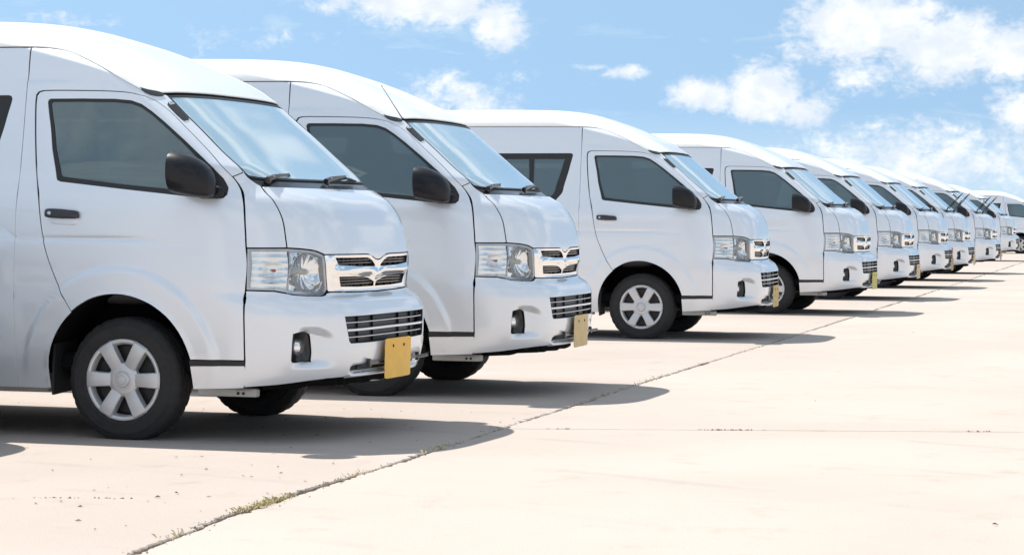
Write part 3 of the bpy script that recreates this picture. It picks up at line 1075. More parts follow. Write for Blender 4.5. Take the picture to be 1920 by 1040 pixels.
def make_seat(parent, x, y, w, cover):
    g = Geo()
    superbox(g, (x, y, .80), (.26, w / 2, .10), (3, 4))
    superbox(g, (x - .30, y, 1.10), (.10, w / 2, .34), (3, 4), taper=lambda p: (p[0] - .55 * p[2], p[1] * (1 - .06 * p[2]), p[2]))
    o = g.build('seat', M['seat'], parent)
    h = Geo()
    n = max(1, round(w / .5))
    for k in range(n):
        yy = y + (k - (n - 1) / 2) * w / n
        superbox(h, (x - .385, yy, 1.50), (.06, .13, .10), (3, 3), 14, 8)
    h.build('headrest', M['cover'] if cover else M['seat'], o)
    return o


def build_van():
    van = bpy.data.objects.new('passenger_van', None)
    col.objects.link(van)
    dark = M['gap_dark']
    for side in ('near', 'far'):
        panel('cab_side', cab_poly, M['paint'], van, side=side, edge_mat=M['paint'], gap=.0016, flange=.006, grid=.024, step=.02)
        rp = panel('rear_side', rear_poly, M['paint'], van, holes=[rear_win], side=side, grid=.08, step=.04, edge_mat=M['paint'], gap=.0016, flange=.006)
        panel('window_frame', rear_win, M['rubber'], rp, holes=[Sx(p) for p in panes], gap=.002, off=-.003, flange=.012, side=side, grid=.1, hole_flange=.01)
        for p in panes:
            panel('side_window', Sx(p), M['tint'], rp, gap=-.004, off=-.008, flange=0, side=side, grid=.12)
        d = panel('front_door', door_poly, M['paint'], van, holes=[win_out], side=side, grid=.02, step=.018, edge_mat=dark, gap=.0055, flange=.022)
        panel('window_frame', win_out, M['rubber'], d, holes=[win_glass], gap=.0015, off=-.002, flange=.01, side=side, grid=.05, step=.02)
        panel('door_window', win_glass, M['tint'], d, gap=-.004, off=-.007, flange=0, side=side, grid=.08)
        # handle: recess cup, grip and lock barrel
        cup = Geo()
        hg = Geo()
        P, N = surf(*[np.array(q) for q in zip(S(-.44, 1.198), S(-.26, 1.190))])
        a_, b_ = Vector(P[0]), Vector(P[1])
        ax_ = (b_ - a_).normalized()
        nn = Vector(N[0])
        zz = nn.cross(ax_) if nn.cross(ax_).z > 0 else -nn.cross(ax_)
        mt = Matrix((ax_, nn, zz)).transposed()
        cc = (a_ + b_) / 2

        def skew(p):
            return (p[0] + .09 * p[0] * 0 - .05 * p[2] * (p[0] > 0), p[1], p[2] * (1 - .10 * (p[0] > .2)))
        raw = Geo()
        superbox(raw, (0, 0, 0), (.102, .020, .026), (5, 4), 28, 12, taper=skew)
        hg.add([tuple(cc + nn * .010 + mt @ Vector(v)) for v in raw.v], raw.f)
        hd = side_obj(hg, side).build('door_handle', M['black_plastic'], d, sharp=40)
        lk = Geo().lathe([(.010, 0), (.010, .003), (.008, .004), (.0005, .004)], n=14, axis='y', c=(0, 0, 0))
        lk.v = [tuple(a_ + ax_ * .024 + nn * (.0275 + v[1]) + ax_ * v[0] + zz * v[2]) for v in lk.v]
        side_obj(lk, side).build('door_lock', M['satin'], d)
        rc = Geo()
        raw2 = Geo()
        superbox(raw2, (0, 0, 0), (.085, .006, .030), (4, 4), 20, 8)
        rc.add([tuple(cc - zz * .028 + ax_ * .01 + nn * .0005 + mt @ Vector(v)) for v in raw2.v], raw2.f)
        side_obj(rc, side).build('handle_cup', M['paint'], d)
        panel('fender', fender_poly, M['paint'], van, side=side, grid=.03, step=.02, edge_mat=dark, gap=.0045, flange=.022)
        panel('sill', sill_poly, M['paint'], van, side=side, gap=.002, edge_mat=dark)
        panel('sill_trim', trim_poly, M['rubber'], van, side=side, gap=.001, off=.003, flange=.01, step=.02)
        make_mirror(d, side)
        # headlight: clear lens over a deep bright housing
        hl = panel('headlight', lamp_poly, M['lens'], van, side=side, gap=.004, off=-.001, flange=0, grid=.025, step=.015)
        panel('lamp_bezel', lamp_poly, M['bezel'], hl, holes=[[(p[0] * .92 + .835 * .08, p[1] * .88 + .893 * .12) for p in lamp_poly]], side=side, gap=.005, off=-.006, flange=.03, grid=.03, step=.015)
        # chrome bowl of the main lamp and fluted housing of the indicator beside it
        s_div = .842
        bowl_poly = [(min(p[0], s_div), p[1]) for p in lamp_poly]
        bowl_poly = [p for k_, p in enumerate(bowl_poly) if p != bowl_poly[k_ - 1]]
        ind_poly = [(max(p[0], s_div), p[1]) for p in lamp_poly]
        ind_poly = [p for k_, p in enumerate(ind_poly) if p != ind_poly[k_ - 1]]
        panel('reflector', bowl_poly, M['bowl'], hl, side=side, gap=.005, off=-.022, flange=.0, grid=.010, step=.010,
              push=lambda s_, t_, P_: -.060 * np.sqrt(np.maximum(0, 1 - ((s_ - .718) / .108) ** 2 - ((t_ - .895) / .104) ** 2)) + .0009 * np.sin(np.arctan2(t_ - .895, s_ - .718) * 12 + 4 * np.hypot((s_ - .718) / .1, (t_ - .895) / .1)))
        panel('indicator_housing', ind_poly, M['reflector'], hl, side=side, gap=.005, off=-.026, flange=.0, grid=.011, step=.012,
              push=lambda s_, t_, P_: .0014 * np.sin((t_ - .8) * 2 * np.pi / .034) - .020 * np.exp(-((s_ - .93) / .05) ** 2 - ((t_ - .905) / .045) ** 2))
        # lower strip, dividing rib and bulbs
        strip = [(p[0], p[1] + .004) for p in lamp_bottom[2:-1]]
        panel('lamp_strip', strip + [(q[0], q[1] + .016) for q in strip[::-1]], M['satin'], hl, side=side, gap=.001, off=-.004, flange=.02, step=.012, grid=.03)
        rib = [(.838, tau(.796)), (.846, tau(.796)), (.838, tau(1.005)), (.830, tau(1.005))]
        panel('lamp_rib', rib, M['lamp_body'], hl, side=side, gap=0, off=-.020, flange=.03, step=.02)
        bp, bn = surf([.925, .715], [tau(.905), tau(.893)])
        bl = Geo()
        superbox(bl, tuple(bp[0] - bn[0] * .032), (.010, .015, .008), (2.4, 2.4), 14, 8)
        bl.tube([tuple(bp[0] - bn[0] * .055), tuple(bp[0] - bn[0] * .03)], .008, 10)
        side_obj(bl, side).build('indicator_bulb', M['amber'], hl)
        bl = Geo()
        bl.tube([tuple(bp[1] - bn[1] * .085), tuple(bp[1] - bn[1] * .05), tuple(bp[1] - bn[1] * .035)], [.018, .017, .010], 12)
        side_obj(bl, side).build('headlight_bulb', M['bulb'], hl)
        # arch liner and mud flap
        for cx in (AX, AX - WB):
            lin = Geo()
            n = 24
            vs, fs = [], []
            for yk in (-.895, -.52):
                for k in range(n + 1):
                    a = R(180 - 180 * k / n)
                    vs.append((cx + .447 * math.cos(a), yk, AZ + .455 * math.sin(a)))
            vs += [(cx, -.52, AZ)]
            for k in range(n):
                fs.append((k, k + 1, n + 2 + k, n + 1 + k))
                fs.append((n + 1 + k, n + 2 + k, len(vs) - 1))
            lin.add(vs, fs)
            side_obj(lin, side).build('arch_liner', M['under'], van)
            fl = Geo()
            vs = []
            prof = [(-.428, .50), (-.436, .38), (-.440, .262), (-.437, .226)]
            for dx_ in (0, .014):
                for yy in (-.905, -.66):
                    for px, pz in prof:
                        vs.append((cx - AX + px + dx_ + (.006 if yy < -.7 else 0), yy, pz + (.012 if yy > -.7 else 0)))
            fs = []
            for o_, fl_ in ((0, False), (8, True)):
                for k in range(3):
                    f = (o_ + k, o_ + k + 1, o_ + 4 + k + 1, o_ + 4 + k)
                    fs.append(f[::-1] if fl_ else f)
            for k in range(3):
                fs.append((k, 8 + k, 9 + k, k + 1))
                fs.append((4 + k, 5 + k, 13 + k, 12 + k))
            fs.append((3, 11, 15, 7))
            fl.add(vs, fs)
            side_obj(fl, side).build('mud_flap', M['rubber'], van, smooth=False)
        # inner trim keeps the cabin dark
        skin = Sx([(.55, .86), (.55, 1.30), (.40, 1.50), (.12, 1.77), (-.1, 1.90), (-3.9, 1.92), (-3.95, .86)])
        panel('inner_trim', skin, M['interior'], van, holes=[win_out, rear_win], side=side, gap=0, off=-.045, flange=0, grid=.15, step=.08, disp=False)
        # drip-rail end cap and air vent on the windscreen pillar
        ec = panel('gutter_cap', Sc([(.035, 1.868), (.075, 1.856), (.125, 1.845), (.150, 1.828), (.118, 1.826), (.07, 1.842), (.035, 1.868)], 3)[:-1], M['black_plastic'], van, side=side, gap=0, off=.007, flange=.012, step=.012)
        panel('pillar_vent', Sc([(.188, 1.788), (.200, 1.792), (.216, 1.783), (.302, 1.708), (.300, 1.694), (.285, 1.697), (.20, 1.768), (.188, 1.788)], 3)[:-1], M['black_plastic'], van, side=side, gap=0, off=.004, flange=.01, step=.015)
        panel('pillar_vent_cap', Sx([(.190, 1.788), (.206, 1.790), (.217, 1.780), (.202, 1.774)]), M['satin'], van, side=side, gap=.001, off=.0055, flange=.006, step=.015)
        # underside rails
        ra = Geo()
        ra.box((.56, -.80, .262), (.34, .05, .045), .006)
        ra.box((.66, -.823, .258), (.10, .012, .035), .003)
        ra.box((-1.55, -.80, .262), (2.1, .05, .06), .006)
        side_obj(ra, side).build('chassis_rail', M['rail'], van)
        bt = Geo()
        for q in (.63, .66):
            bt.lathe([(.008, 0), (.008, -.006), (.0005, -.008)], n=8, axis='y', c=(q, -.829, .258))
        side_obj(bt, side).build('rail_bolt', M['dark_metal'], van)
        # bumper insets: fog lamp
    # panels across the centre line
    panel('roof', roof_poly, M['roof_sunlit'], van, side='both', grid=.055, step=.03, edge_mat=dark, flange=.03, gap=.0085, off=.005, soft=.004)
    panel('bonnet', bonnet_poly, M['paint'], van, side='both', grid=.03, step=.018, edge_mat=dark, gap=.0045, flange=.022)
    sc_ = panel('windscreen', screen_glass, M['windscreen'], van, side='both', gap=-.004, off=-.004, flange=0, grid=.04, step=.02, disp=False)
    panel('windscreen_seal', screen_poly, M['rubber'], sc_, holes=[screen_glass], side='both', gap=.002, off=-.001, flange=.012, grid=.03, step=.018, disp=False)
    panel('cowl', cowl_poly, M['black_plastic'], van, side='both', gap=.001, off=-.008, flange=.02, grid=.03, step=.018, disp=False)
    bmp = panel('bumper', bumper_poly, M['paint'], van, holes=[bezel_hole], side='both', grid=.014, step=.012, edge_mat=dark, flange=.03, gap=.0045)
    return van, bmp


proto, bumper = build_van()


def finish_van(van, bmp):
    dark = M['gap_dark']
    # ---- radiator grille: chrome frame with a broad V-shaped band, dark openings with thin bars
    up_open = cr(Fy([(.535, .969), (.34, .967), (.170, .966), (.125, .961), (.085, .949), (.055, .934), (.036, .924)]), 3) + Fy([(.040, .916), (.27, .919), (.505, .929)])
    lo_open = Fy([(.487, .868), (.30, .866), (.175, .862), (.10, .853), (.05, .841), (.012, .832), (.007, .806), (.24, .807), (.455, .813)])

    def vband(s_, t_, P_):
        y, z = np.abs(P_[:, 1]), P_[:, 2]
        c0 = .896 - .020 * np.exp(-(y / .06) ** 2)
        return .012 * np.exp(-((z - c0) / .024) ** 2) * (1 - ss(y, .50, .56)) - .004 * ss(y, .53, .6) + .006 * ss(z, .965, .975) * (1 - ss(y, .5, .58))
    gr = panel('radiator_grille', grille_poly, M['chrome'], van, holes=[up_open, lo_open], side='both', grid=.012, step=.012, flange=.03, push=vband)
    panel('grille_backing', Fy([(0, .985), (.58, .985), (.545, .795), (0, .79)]), M['mesh_black'], gr, side='both', gap=0, off=-.045, flange=0, grid=.04, disp=False)
    for z0, ya in ((.952, .525), (.936, .515), (.852, .48), (.838, .475), (.823, .466)):
        panel('slat', Fy([(0, z0 + .003), (ya, z0 + .003), (ya, z0 - .003), (0, z0 - .003)]), M['black_plastic'], gr, side='both', gap=0, off=-.014, flange=.02, grid=.05, step=.03, disp=False)
    for sd in ('near', 'far'):
        for y0 in (.12, .22, .32, .42):
            for za, zb in ((.918, .967), (.808, .866)):
                panel('divider', Fy([(y0, zb), (y0 + .006, zb), (y0 + .006, za), (y0, za)]), M['mesh_black'], gr, side=sd, gap=0, off=-.020, flange=.018, grid=.05, step=.03, disp=False)
    # ---- lower intake
    lg = panel('lower_grille', Fy([(0, .668), (.60, .668), (.55, .508), (0, .505)]), M['mesh_black'], van, side='both', gap=0, off=-.045, flange=0, grid=.05, disp=False)
    panel('intake_bar', Fy([(0, .592), (.562, .591), (.557, .581), (0, .582)]), M['paint'], lg, side='both', gap=0, off=-.001, flange=.03, grid=.04, step=.02, disp=False)
    for z0, ya in ((.626, .57), (.548, .545)):
        panel('intake_slat', Fy([(0, z0 + .0018), (ya, z0 + .0018), (ya - .003, z0 - .0018), (0, z0 - .0018)]), M['satin'], lg, side='both', gap=0, off=-.008, flange=.03, grid=.05, step=.02, disp=False)
    for sd in ('near', 'far'):
        for y0 in (.19, .39):
            panel('intake_divider', Fy([(y0, .655), (y0 + .005, .655), (y0 + .005, .518), (y0, .518)]), M['mesh_black'], lg, side=sd, gap=0, off=-.034, flange=.01, grid=.05, step=.04, disp=False)
    # ---- fog lamps in their black surrounds
    for sd in ('near', 'far'):
        bz = panel('fog_lamp', bezel_hole, M['black_plastic'], bmp, side=sd, gap=-.002, off=-.030, flange=0, grid=.012, step=.01, push=lambda s_, t_, P_: -.030 * np.exp(-((s_ - Fp(.80, .5)[0]) / .035) ** 2 - ((t_ - tau(.5)) / .07) ** 2))
        p_, n_ = surf([Fp(.798, .497)[0]], [tau(.497)])
        q = Vector(p_[0])
        axd = Vector((.97, -.24, 0)).normalized()
        m3 = axd.to_track_quat('X', 'Z').to_matrix()
        g = Geo()
        raw = Geo().lathe([(.0005, .010), (.02, .008), (.036, .001), (.042, -.008), (.045, -.010), (.047, -.006), (.050, -.012), (.050, -.045)], n=28, axis='x')
        g.add([tuple(q - Vector(n_[0]) * .050 + m3 @ Vector(v)) for v in raw.v], raw.f)
        side_obj(g, sd).build('fog_lens', M['reflector'], bz, sharp=40)
    # recess along the bumper's lower edge, with the plate carrier in front of it
    panel('tow_slot', Fy([(0, .388), (.44, .388), (.49, .374), (.47, .358), (0, .354)]), M['gap_dark'], bmp, side='both', gap=0, off=-.022, flange=0, grid=.04, step=.02, disp=False)
    ch = panel('chin', Fy([(0, .352), (.44, .354), (.55, .345), (.53, .333), (0, .331)]), M['satin'], bmp, side='both', gap=0, off=.002, flange=.02, grid=.03, step=.02, disp=False)
    # ---- number plate with its carrier bar
    bar = Geo()
    bar.box((1.170, .03, .400), (.012, .74, .020), .003)
    bar.box((1.168, -.335, .402), (.022, .020, .048), .004)
    bar.box((1.168, .395, .402), (.022, .020, .048), .004)
    bar.tube([(1.165, -.30, .395), (1.150, -.36, .388), (1.12, -.40, .384)], .010, 8)
    bar.tube([(1.165, .34, .398), (1.182, .44, .400), (1.190, .50, .402)], .009, 8)
    bar.box((1.176, .03, .45), (.010, .10, .10), .002)
    bar.build('plate_carrier', M['black_plastic'], van)
    nx, nz = 14, 10
    vs, fs = [], []
    rr = random.Random(5)
    warp = [[rr.uniform(-1, 1) for _ in range(nx + 1)] for _ in range(nz + 1)]
    for sgn in (0, 1):
        for j in range(nz + 1):
            for i in range(nx + 1):
                u, v = i / nx, j / nz
                y = -.168 + u * .395
                z = .306 + v * .218
                x = 1.190 + .006 * math.sin(u * 2.6 + .4) + .004 * (v - .5) + .0012 * warp[j][i] + (.0022 if sgn else 0)
                # rounded corners
                cx_, cz_ = min(u, 1 - u) * .395, min(v, 1 - v) * .218
                if cx_ < .012 and cz_ < .012:
                    y += (.004 if u < .5 else -.004)
                    z += (.004 if v < .5 else -.004)
                vs.append((x, y, z))
    m = (nx + 1) * (nz + 1)
    for j in range(nz):
        for i in range(nx):
            a = j * (nx + 1) + i
            fs.append((a, a + nx + 1, a + nx + 2, a + 1))
            fs.append((m + a, m + a + 1, m + a + nx + 2, m + a + nx + 1))
    ring = [i for i in range(nx + 1)] + [(j + 1) * (nx + 1) - 1 for j in range(1, nz + 1)] + [nz * (nx + 1) + i for i in range(nx - 1, -1, -1)] + [j * (nx + 1) for j in range(nz - 1, 0, -1)]
    for k in range(len(ring)):
        a, b = ring[k], ring[(k + 1) % len(ring)]
        fs.append((a, b, m + b, m + a))
    pl = mesh_obj('number_plate', vs, fs, PLATES['amber'], van, True, sharp=40)
    for y0 in (-.055, .105):
        g = Geo().lathe([(.009, 0), (.009, .003), (.007, .0045), (.0005, .005)], n=12, axis='x', c=(1.198, y0, .482))
        g.build('plate_bolt', M['dark_metal'], pl)
    # ---- wipers
    for y0 in (-.70, -.10):
        t0 = Fp(abs(y0), 1.365)
        p_, n_ = surf([t0[0]], [t0[1]], False)
        make_wiper(van, Vector((p_[0][0] - .004, y0, 1.366)), .40, False)
    # ---- tail
    rw = [(p[0], p[1]) for p in Sx([(-3.99, 1.75)])]
    zz_ = np.linspace(1.30, 1.80, 8)
    sm = [float(np.interp(tau(z), TAU, SMAX)) for z in zz_]
    tail = panel('tailgate', tail_poly, M['paint'], van, side='both', grid=.08, step=.04, edge_mat=dark)
    tw = [(s_ - .62, tau(z)) for s_, z in zip(sm, zz_)] + [(s_, tau(z)) for s_, z in zip(sm[::-1], zz_[::-1])]
    panel('rear_window', tw, M['tint'], tail, side='both', gap=0, off=.004, flange=.006, grid=.1, step=.05)
    for sd in ('near', 'far'):
        panel('tail_light', [(float(np.interp(tau(z), TAU, SMAX)) - d_, tau(z)) for d_, z in ((.86, .85), (.72, .85), (.72, 1.25), (.86, 1.25))], M['tail_red'], tail, side=sd, gap=0, off=.008, flange=.01, grid=.06, step=.04)
    # ---- floor, front undertray, axle and engine bay mass
    g = Geo()
    g.box((-1.55, 0, .40), (4.9, 1.66, .10), .02)
    g.box((.62, 0, .36), (.75, 1.40, .10), .02)
    g.box((-.1, 0, .33), (.5, .9, .16), .05)
    g.build('underbody', M['under'], van, smooth=False)
    g = Geo()
    rr = random.Random(3)
    n = 40
    vs = []
    for i in range(n + 1):
        y = -.80 + 1.60 * i / n
        edge = 1.09 - .30 * abs(y / .80) ** 3.2
        zb = .286 + rr.uniform(-.010, .006)
        vs += [(edge - .03, y, .345), (edge - .035 + rr.uniform(-.015, .010), y, zb), (edge - .40, y, zb - .02), (edge - .45, y, .33)]
    fs = []
    for i in range(n):
        for k in range(3):
            a = i * 4 + k
            fs.append((a, a + 1, a + 5, a + 4))
    g.add(vs, fs)
    g.build('undertray', M['under'], van, smooth=False)
    g = Geo()
    g.tube([(0, -.70, .30), (0, .70, .30)], .035, 10)
    g.tube([(.10, -.62, .25), (.02, 0, .24), (.10, .62, .25)], .018, 8)
    g.tube([(-WB, -.72, .32), (-WB, .72, .32)], .05, 10)
    superbox(g, (-WB, 0, .32), (.13, .13, .12), (2.2, 2.2), 14, 8)
    g.tube([(.1, .1, .33), (-WB, 0, .33)], .035, 8)
    g.tube([(-.3, .35, .29), (-3.9, .42, .29)], .028, 8)
    g.build('axles', M['dark_metal'], van)
    # ---- wheels
    for cx in (0.0, -WB):
        for sgn in (-1, 1):
            make_wheel(van, cx, sgn)
    # ---- cabin
    g = Geo()
    superbox(g, (.36, 0, 1.18), (.30, .80, .17), (4, 5), 28, 12)
    superbox(g, (.30, -.40, 1.32), (.16, .22, .07), (3, 3), 18, 8)
    g.build('dashboard', M['interior'], van)
    g = Geo()
    n = 28
    c_ = Vector((.10, -.40, 1.27))
    axv = Vector((-.55, 0, .83)).normalized()
    e1 = Vector((0, 1, 0))
    e2 = axv.cross(e1)
    g.tube([tuple(c_ + (e1 * math.cos(2 * math.pi * k / n) + e2 * math.sin(2 * math.pi * k / n)) * .19) for k in range(n + 1)], .015, 8, cap=False)
    for a in (20, 160, 270):
        g.tube([tuple(c_), tuple(c_ + (e1 * math.cos(R(a)) + e2 * math.sin(R(a))) * .185)], .014, 6)
    g.tube([tuple(c_), tuple(c_ - axv * .25)], .03, 8)
    g.build('steering_wheel', M['black_plastic'], van)
    make_seat(van, -.18, -.42, .52, True)
    make_seat(van, -.18, .42, .52, True)
    for xr_ in (-1.15, -1.95, -2.75, -3.4):
        make_seat(van, xr_, .38, .9, True)
        make_seat(van, xr_, -.47, .5, True)
    hl = panel('headliner', [(0.0, float(q)) for q in np.linspace(tau(1.86), TAU[-1], 12)] + [(float(q), TAU[-1]) for q in np.linspace(.05, SMAX[-1], 12)] + [(float(np.interp(q, TAU, SMAX)), float(q)) for q in np.linspace(TAU[-1] - .03, tau(1.95), 8)] + Sx([(-3.9, 1.92), (-.1, 1.90), (.06, 1.83)]) + Fy([(.70, 1.86)]),
               M['headliner'], van, side='both', gap=0, off=-.05, flange=0, grid=.16, step=.1, disp=False)
    vz = Geo()
    superbox(vz, (.16, -.38, 1.77), (.07, .22, .012), (3, 3), 14, 6)
    superbox(vz, (.16, .38, 1.77), (.07, .22, .012), (3, 3), 14, 6)
    vz.build('sun_visor', M['headliner'], van)
    superv = Geo()
    superbox(superv, (.22, 0, 1.73), (.02, .12, .035), (3, 3), 14, 6)
    superv.tube([(.22, 0, 1.75), (.20, 0, 1.83)], .008, 6)
    superv.build('rear_view_mirror', M['black_plastic'], van)


finish_van(proto, bumper)


def children(o):
    return kids.get(o, [])


kids = {}
for o_ in list(col.objects):
    if o_.parent is not None:
        kids.setdefault(o_.parent, []).append(o_)


def copy_tree(o, parent=None):
    c = o.copy()
    col.objects.link(c)
    if parent is not None:
        c.parent = parent
    for ch in children(o):
        copy_tree(ch, c)
    made.append(c)
    return c


# ------------------------------------------------------------------ the row of vans
ROW = [
    # x, y, heading (deg), plate, wipers raised, label
    (-5.554, 12.015, -1.249, 'amber', False, "nearest silver van with a deep amber blank number plate, filling the left of the photo"),
    (-5.426, 15.303, 1.395, 'tan', False, "second silver van from the left with a thin aerial standing at its windscreen corner"),
    (-5.529, 23.080, 2.270, 'worn', False, "third silver van from the left, its whole front wheel and a rear window visible"),
    (-5.472, 29.662, -1.176, 'yellow', False, "fourth silver van from the left, mottled yellow plate, front wheel half hidden by the third"),
    (-5.633, 35.359, -0.595, 'tan', False, "fifth silver van from the left, its tan plate seen edge-on and its wipers lying flat"),
    (-5.820, 41.587, -0.492, 'brown', False, "sixth silver van from the left with a small red tag above its brown plate"),
    (-5.963, 46.797, 0.082, 'tan', True, "van with both wipers raised, the nearer of the two raised-wiper vans"),
    (-6.034, 53.301, -0.226, 'brown', True, "van with both wipers raised, the farther of the two raised-wiper vans"),
    (-7.033, 70.323, 0.0, 'yellow', False, "ninth van from the left, small and wipers flat, just before the rightmost van"),
    (-7.10, 86.9, 0.0, 'tan', False, "farthest van at the right edge of the photo, cut off by the frame"),
    (-7.56, 10.12, -1.2, 'tan', False, "van parked short of the nearest one, only its shadow tip reaching the photo's left edge"),
]
vans = []
for i, (x, y, h, plate, raised, label) in enumerate(ROW):
    made = []
    v = proto if i == 0 else copy_tree(proto)
    v.location = (x, y, 0)
    v.rotation_euler = (0, 0, R(h))
    v['label'] = label
    v['category'] = 'van'
    v['group'] = 'silver high-roof passenger vans parked in a row'
    vans.append(v)
    if i:
        for c in made:
            base = c.name.split('.')[0]
            if base == 'number_plate':
                c.material_slots[0].link = 'OBJECT'
                c.material_slots[0].material = PLATES[plate]
            if base == 'wipers' or base == 'wiper':
                if raised:
                    L = c.matrix_basis.translation.copy()
                    xa = Vector((.64, .06, .76)).normalized()
                    za = Vector((-.76, 0, .64))
                    za = (za - xa * za.dot(xa)).normalized()
                    c.matrix_basis = Matrix.Translation(L) @ Matrix((xa, za.cross(xa), za)).transposed().to_4x4()
# the second van's aerial, the sixth van's red tag
g = Geo()
g.tube([(.165, -.775, 1.842), (.155, -.778, 1.850), (.02, -.80, 2.06)], [.007, .004, .0018], 6)
superbox(g, (.02, -.80, 2.062), (.005, .005, .005), (2, 2), 8, 6)
g.build('aerial', M['black_plastic'], vans[1])
g = Geo()
g.box((1.195, .02, .655), (.006, .15, .10), .002)
g.box((1.19, .02, .57), (.005, .04, .10), .001)
g.build('red_tag', M['red_tag'], vans[5])


# ------------------------------------------------------------------ ground
ground = mesh_obj('ground', [(-2500, -400, -.035), (2500, -400, -.035), (2500, 5000, -.035), (-2500, 5000, -.035)], [(0, 1, 2, 3)], M['ground'], None, False)
ground['kind'] = 'structure'
ground['label'] = 'wide sunlit pale concrete parking apron'


def joint_x(y, r=None):
    """the long joint in front of the vans"""
    return float(np.interp(y, [-10, 7.3, 8.4, 9.2, 10.8, 12.5, 14.3, 16.2, 21.7, 26.3, 90], [-3.05, -3.65, -3.76, -3.79, -3.83, -3.90, -3.93, -4.02, -4.15, -4.28, -6.2]))


rj = random.Random(11)


def rough_line(p, q, amp, n):
    """a chipped concrete edge from p to q"""
    out = []
    w1 = w2 = 0.0
    d = (Vector(q) - Vector(p)).to_2d()
    nn = Vector((-d.y, d.x)).normalized()
    for i in range(n + 1):
        t = i / n
        w1 = .86 * w1 + rj.uniform(-1, 1) * amp * .6
        sp = rj.uniform(0, 1) ** 9 * amp * 9 * (1 if math.sin(t * 37) + math.sin(t * 91 + 2) > .3 else .1)
        b = Vector(p).to_2d() + d * t
        o = 0 if i in (0, n) else w1 + sp * rj.choice((-1, 1))
        out.append((b.x + nn.x * o, b.y + nn.y * o))
    return out


def slab(poly, mat, parent, z=0.0):
    """one concrete slab: flat top, slightly worn arris, 35 mm thick edge"""
    n = len(poly)
    c = (sum(p[0] for p in poly) / n, sum(p[1] for p in poly) / n)
    P = np.array(poly)
    ins = inset_poly(P, .006, False)
    vs = [(x, y, z) for x, y in ins] + [(x, y, z - .005) for x, y in P] + [(x, y, -.036) for x, y in P]
    fs = []
    for i in range(n):
        j = (i + 1) % n
        fs.append((i, j, n + j, n + i))
        fs.append((n + i, n + j, 2 * n + j, 2 * n + i))
    vv, _, ff, _, _, _ = delaunay_2d_cdt([Vector(p) for p in ins], [(i, (i + 1) % n) for i in range(n)], [], 1, 1e-7)
    vmap = []
    for v in vv:
        dd = np.hypot(ins[:, 0] - v.x, ins[:, 1] - v.y)
        vmap.append(int(dd.argmin()))
    tops = []
    for f in ff:
        f = [vmap[k] for k in f]
        if len(set(f)) < 3:
            continue
        a, b, c3 = (ins[k] for k in f[:3])
        if (b[0] - a[0]) * (c3[1] - a[1]) - (b[1] - a[1]) * (c3[0] - a[0]) < 0:
            f = f[::-1]
        if inside_poly(np.array([(a + b + c3) / 3]), ins)[0]:
            tops.append(f)
    o = mesh_obj('concrete_slab', vs, tops + fs, mat, parent, False)
    return o


# the two strips of slabs either side of the long joint; cross joints run a little askew
ys_left = [-6.0, 9.95, 21.8, 33.5, 46.0, 60.0, 95.0]
ys_right = [-4.0, 13.75, 25.5, 37.0, 49.0, 63.0, 95.0]
SK = .29
WIDTH_L, WIDTH_R = 9.0, 12.0


def long_joint(y0, y1, off):
    n = max(20, int((y1 - y0) / (.035 if y0 < 26 else .25)))
    pts = []
    w1 = 0.0
    for i in range(n + 1):
        y = y0 + (y1 - y0) * i / n
        w1 = .90 * w1 + rj.uniform(-1, 1) * .0045
        chip = (rj.uniform(0, 1) ** 7) * .045
        pts.append((joint_x(y) + off * (1 + .5 * math.sin(y * 2.1) * math.sin(y * .7 + 1)) + (w1 + chip * (1 if off > 0 else -1)), y))
    return pts


def slab_strip(ys, sgn, width, mat):
    for k in range(len(ys) - 1):
        # ys are given where the cross joint meets the long joint
        lj = long_joint(ys[k], ys[k + 1], .0085 * sgn)
        e = .0012
        a0, a1 = lj[0], lj[-1]
        far0 = (a0[0] + sgn * width, a0[1] + sgn * width * SK + e)
        far1 = (a1[0] + sgn * width, a1[1] + sgn * width * SK - e)
        bot = rough_line((a0[0], a0[1] + e), far0, .0012, 260 if k in (1, 0) else 20)
        top = rough_line((a1[0], a1[1] - e), far1, .0012, 260 if k in (1, 0) else 20)
        poly = lj[1:-1] + top + bot[::-1]
        # drop points that double back
        slab(poly, mat, ground, rj.uniform(-.002, .002))


slab_strip([8.97 - 14.0, 8.97, 21.8, 33.5, 46.0, 60.0, 92.0], -1, WIDTH_L, M['slab_b'])
slab_strip([12.43 - 16.0, 12.43, 25.5, 37.0, 49.0, 63.0, 92.0], 1, WIDTH_R, M['slab_a'])

# dark earth at the bottom of the joints
vs, fs = [], []
ysj = np.arange(4.0, 92.0, .25)
for i, y in enumerate(ysj):
    vs += [(joint_x(y) - .06, y, -.030), (joint_x(y) + .06, y, -.030)]
    if i:
        fs.append((2 * i - 2, 2 * i - 1, 2 * i + 1, 2 * i))
k = len(vs)
for y0, sgn, wd_ in ((8.97, -1, 8.5), (12.43, 1, 11.5)):
    x0 = joint_x(y0)
    k = len(vs)
    vs += [(x0 + sgn * .07, y0 + sgn * SK * .07 - .05, -.0302), (x0 + sgn * wd_, y0 + sgn * SK * wd_ - .05, -.0302), (x0 + sgn * wd_, y0 + sgn * SK * wd_ + .05, -.0302), (x0 + sgn * .07, y0 + sgn * SK * .07 + .05, -.0302)]
    fs.append((k, k + 1, k + 2, k + 3) if sgn > 0 else (k + 3, k + 2, k + 1, k))
mesh_obj('joint_bed', vs, fs, M['subbase'], ground, False)

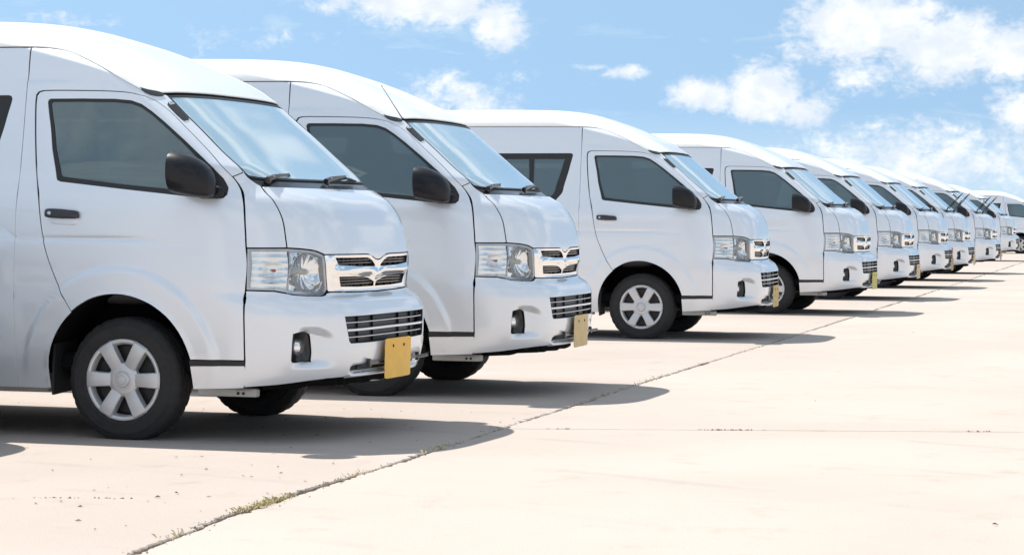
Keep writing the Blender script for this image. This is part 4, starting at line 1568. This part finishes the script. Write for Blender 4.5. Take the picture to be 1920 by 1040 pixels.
# ---- dry grass and grit in the joint
rg = random.Random(21)
g = Geo()
spots = [(8.4, 9.2, 230), (9.35, 10.4, 30), (10.9, 11.6, 50), (7.2, 8.2, 24), (13.9, 15.6, 40), (15.6, 17.4, 20)]
for y0, y1, n in spots:
    for _ in range(n):
        y = rg.triangular(y0, y1)
        x = joint_x(y) + rg.gauss(0, .02)
        hgt = rg.uniform(.006, .024)
        a = rg.uniform(0, 6.28)
        lean = rg.uniform(.3, 1.6)
        w = rg.uniform(.0015, .0035)
        dx, dy = math.cos(a), math.sin(a)
        g.add([(x - dy * w, y + dx * w, .0), (x + dy * w, y - dx * w, .0), (x + dx * hgt * lean * .5 + dy * w * .6, y + dy * hgt * lean * .5 - dx * w * .6, hgt * .7), (x + dx * hgt * lean, y + dy * hgt * lean, hgt * rg.uniform(.6, 1.0))], [(0, 1, 2), (0, 2, 3)])
wd = g.build('dry_grass', M['weed'], None, smooth=False)
wd['kind'] = 'stuff'
wd['label'] = 'thin dry grass growing out of the long concrete joint'
wd['category'] = 'grass'
g = Geo()
for _ in range(1700):
    y = 6.6 + (rg.uniform(0, 1) ** 1.6) * 22
    if rg.random() < .35:
        y = rg.gauss(9.0, .5)
    x = joint_x(y) + rg.gauss(0, .012) * (2.4 if rg.random() < .12 else 1)
    s_ = rg.uniform(.002, .0055)
    a = rg.uniform(0, 6.28)
    zb = -.010 if abs(x - joint_x(y)) < .012 else .0
    ps = [(x + s_ * math.cos(a + k * 2.094) * rg.uniform(.7, 1.3), y + s_ * math.sin(a + k * 2.094) * rg.uniform(.7, 1.3), zb) for k in range(3)] + [(x, y, zb + s_ * rg.uniform(.7, 1.4))]
    g.add(ps, [(0, 1, 3), (1, 2, 3), (2, 0, 3)])
for x0, y0, sgn, span in ((joint_x(12.43), 12.43, 1, 4.6), (joint_x(8.97), 8.97, -1, 1.9)):
    for _ in range(7):
        u0 = rg.uniform(.15, span)
        ln = rg.uniform(.03, .16)
        for _ in range(int(170 * ln)):
            u = u0 + rg.uniform(-ln, ln)
            x, y = x0 + sgn * u, y0 + sgn * SK * u + rg.gauss(0, .006)
            s_ = rg.uniform(.003, .009)
            a = rg.uniform(0, 6.28)
            ps = [(x + s_ * math.cos(a + k * 2.094) * rg.uniform(.7, 1.3), y + s_ * math.sin(a + k * 2.094) * rg.uniform(.7, 1.3), .0005) for k in range(3)] + [(x, y, s_ * rg.uniform(.5, 1.0))]
            g.add(ps, [(0, 1, 3), (1, 2, 3), (2, 0, 3)])
gt = g.build('joint_grit', M['grit'], None, smooth=False)
gt['kind'] = 'stuff'
gt['label'] = 'crumbled concrete and grit along the long joint'
gt['category'] = 'grit'
# ---- dry leaf scraps blown over the slabs
g = Geo()
for _ in range(170):
    if rg.random() < .86:
        y = rg.uniform(7.2, 13.5)
        x = joint_x(y) - rg.uniform(.05, 3.4)
    else:
        y = 7.5 + rg.uniform(0, 1) ** 1.5 * 30
        x = joint_x(y) + rg.uniform(.1, 6)
    s_ = rg.uniform(.004, .016)
    a = rg.uniform(0, 6.28)
    cu = rg.uniform(.2, .6)
    dx, dy = math.cos(a) * s_, math.sin(a) * s_
    wx, wy = -dy * rg.uniform(.25, .5), dx * rg.uniform(.25, .5)
    g.add([(x - dx, y - dy, .004), (x + wx, y + wy, .004 + s_ * cu), (x + dx, y + dy, .005), (x - wx, y - wy, .0045), (x, y, .0045)], [(0, 4, 1), (1, 4, 2), (2, 4, 3), (3, 4, 0)])
lf = g.build('leaf_litter', M['leaf'], None, smooth=False)
lf['kind'] = 'stuff'
lf['label'] = 'small dry leaf scraps scattered on the concrete'
lf['category'] = 'leaf litter'
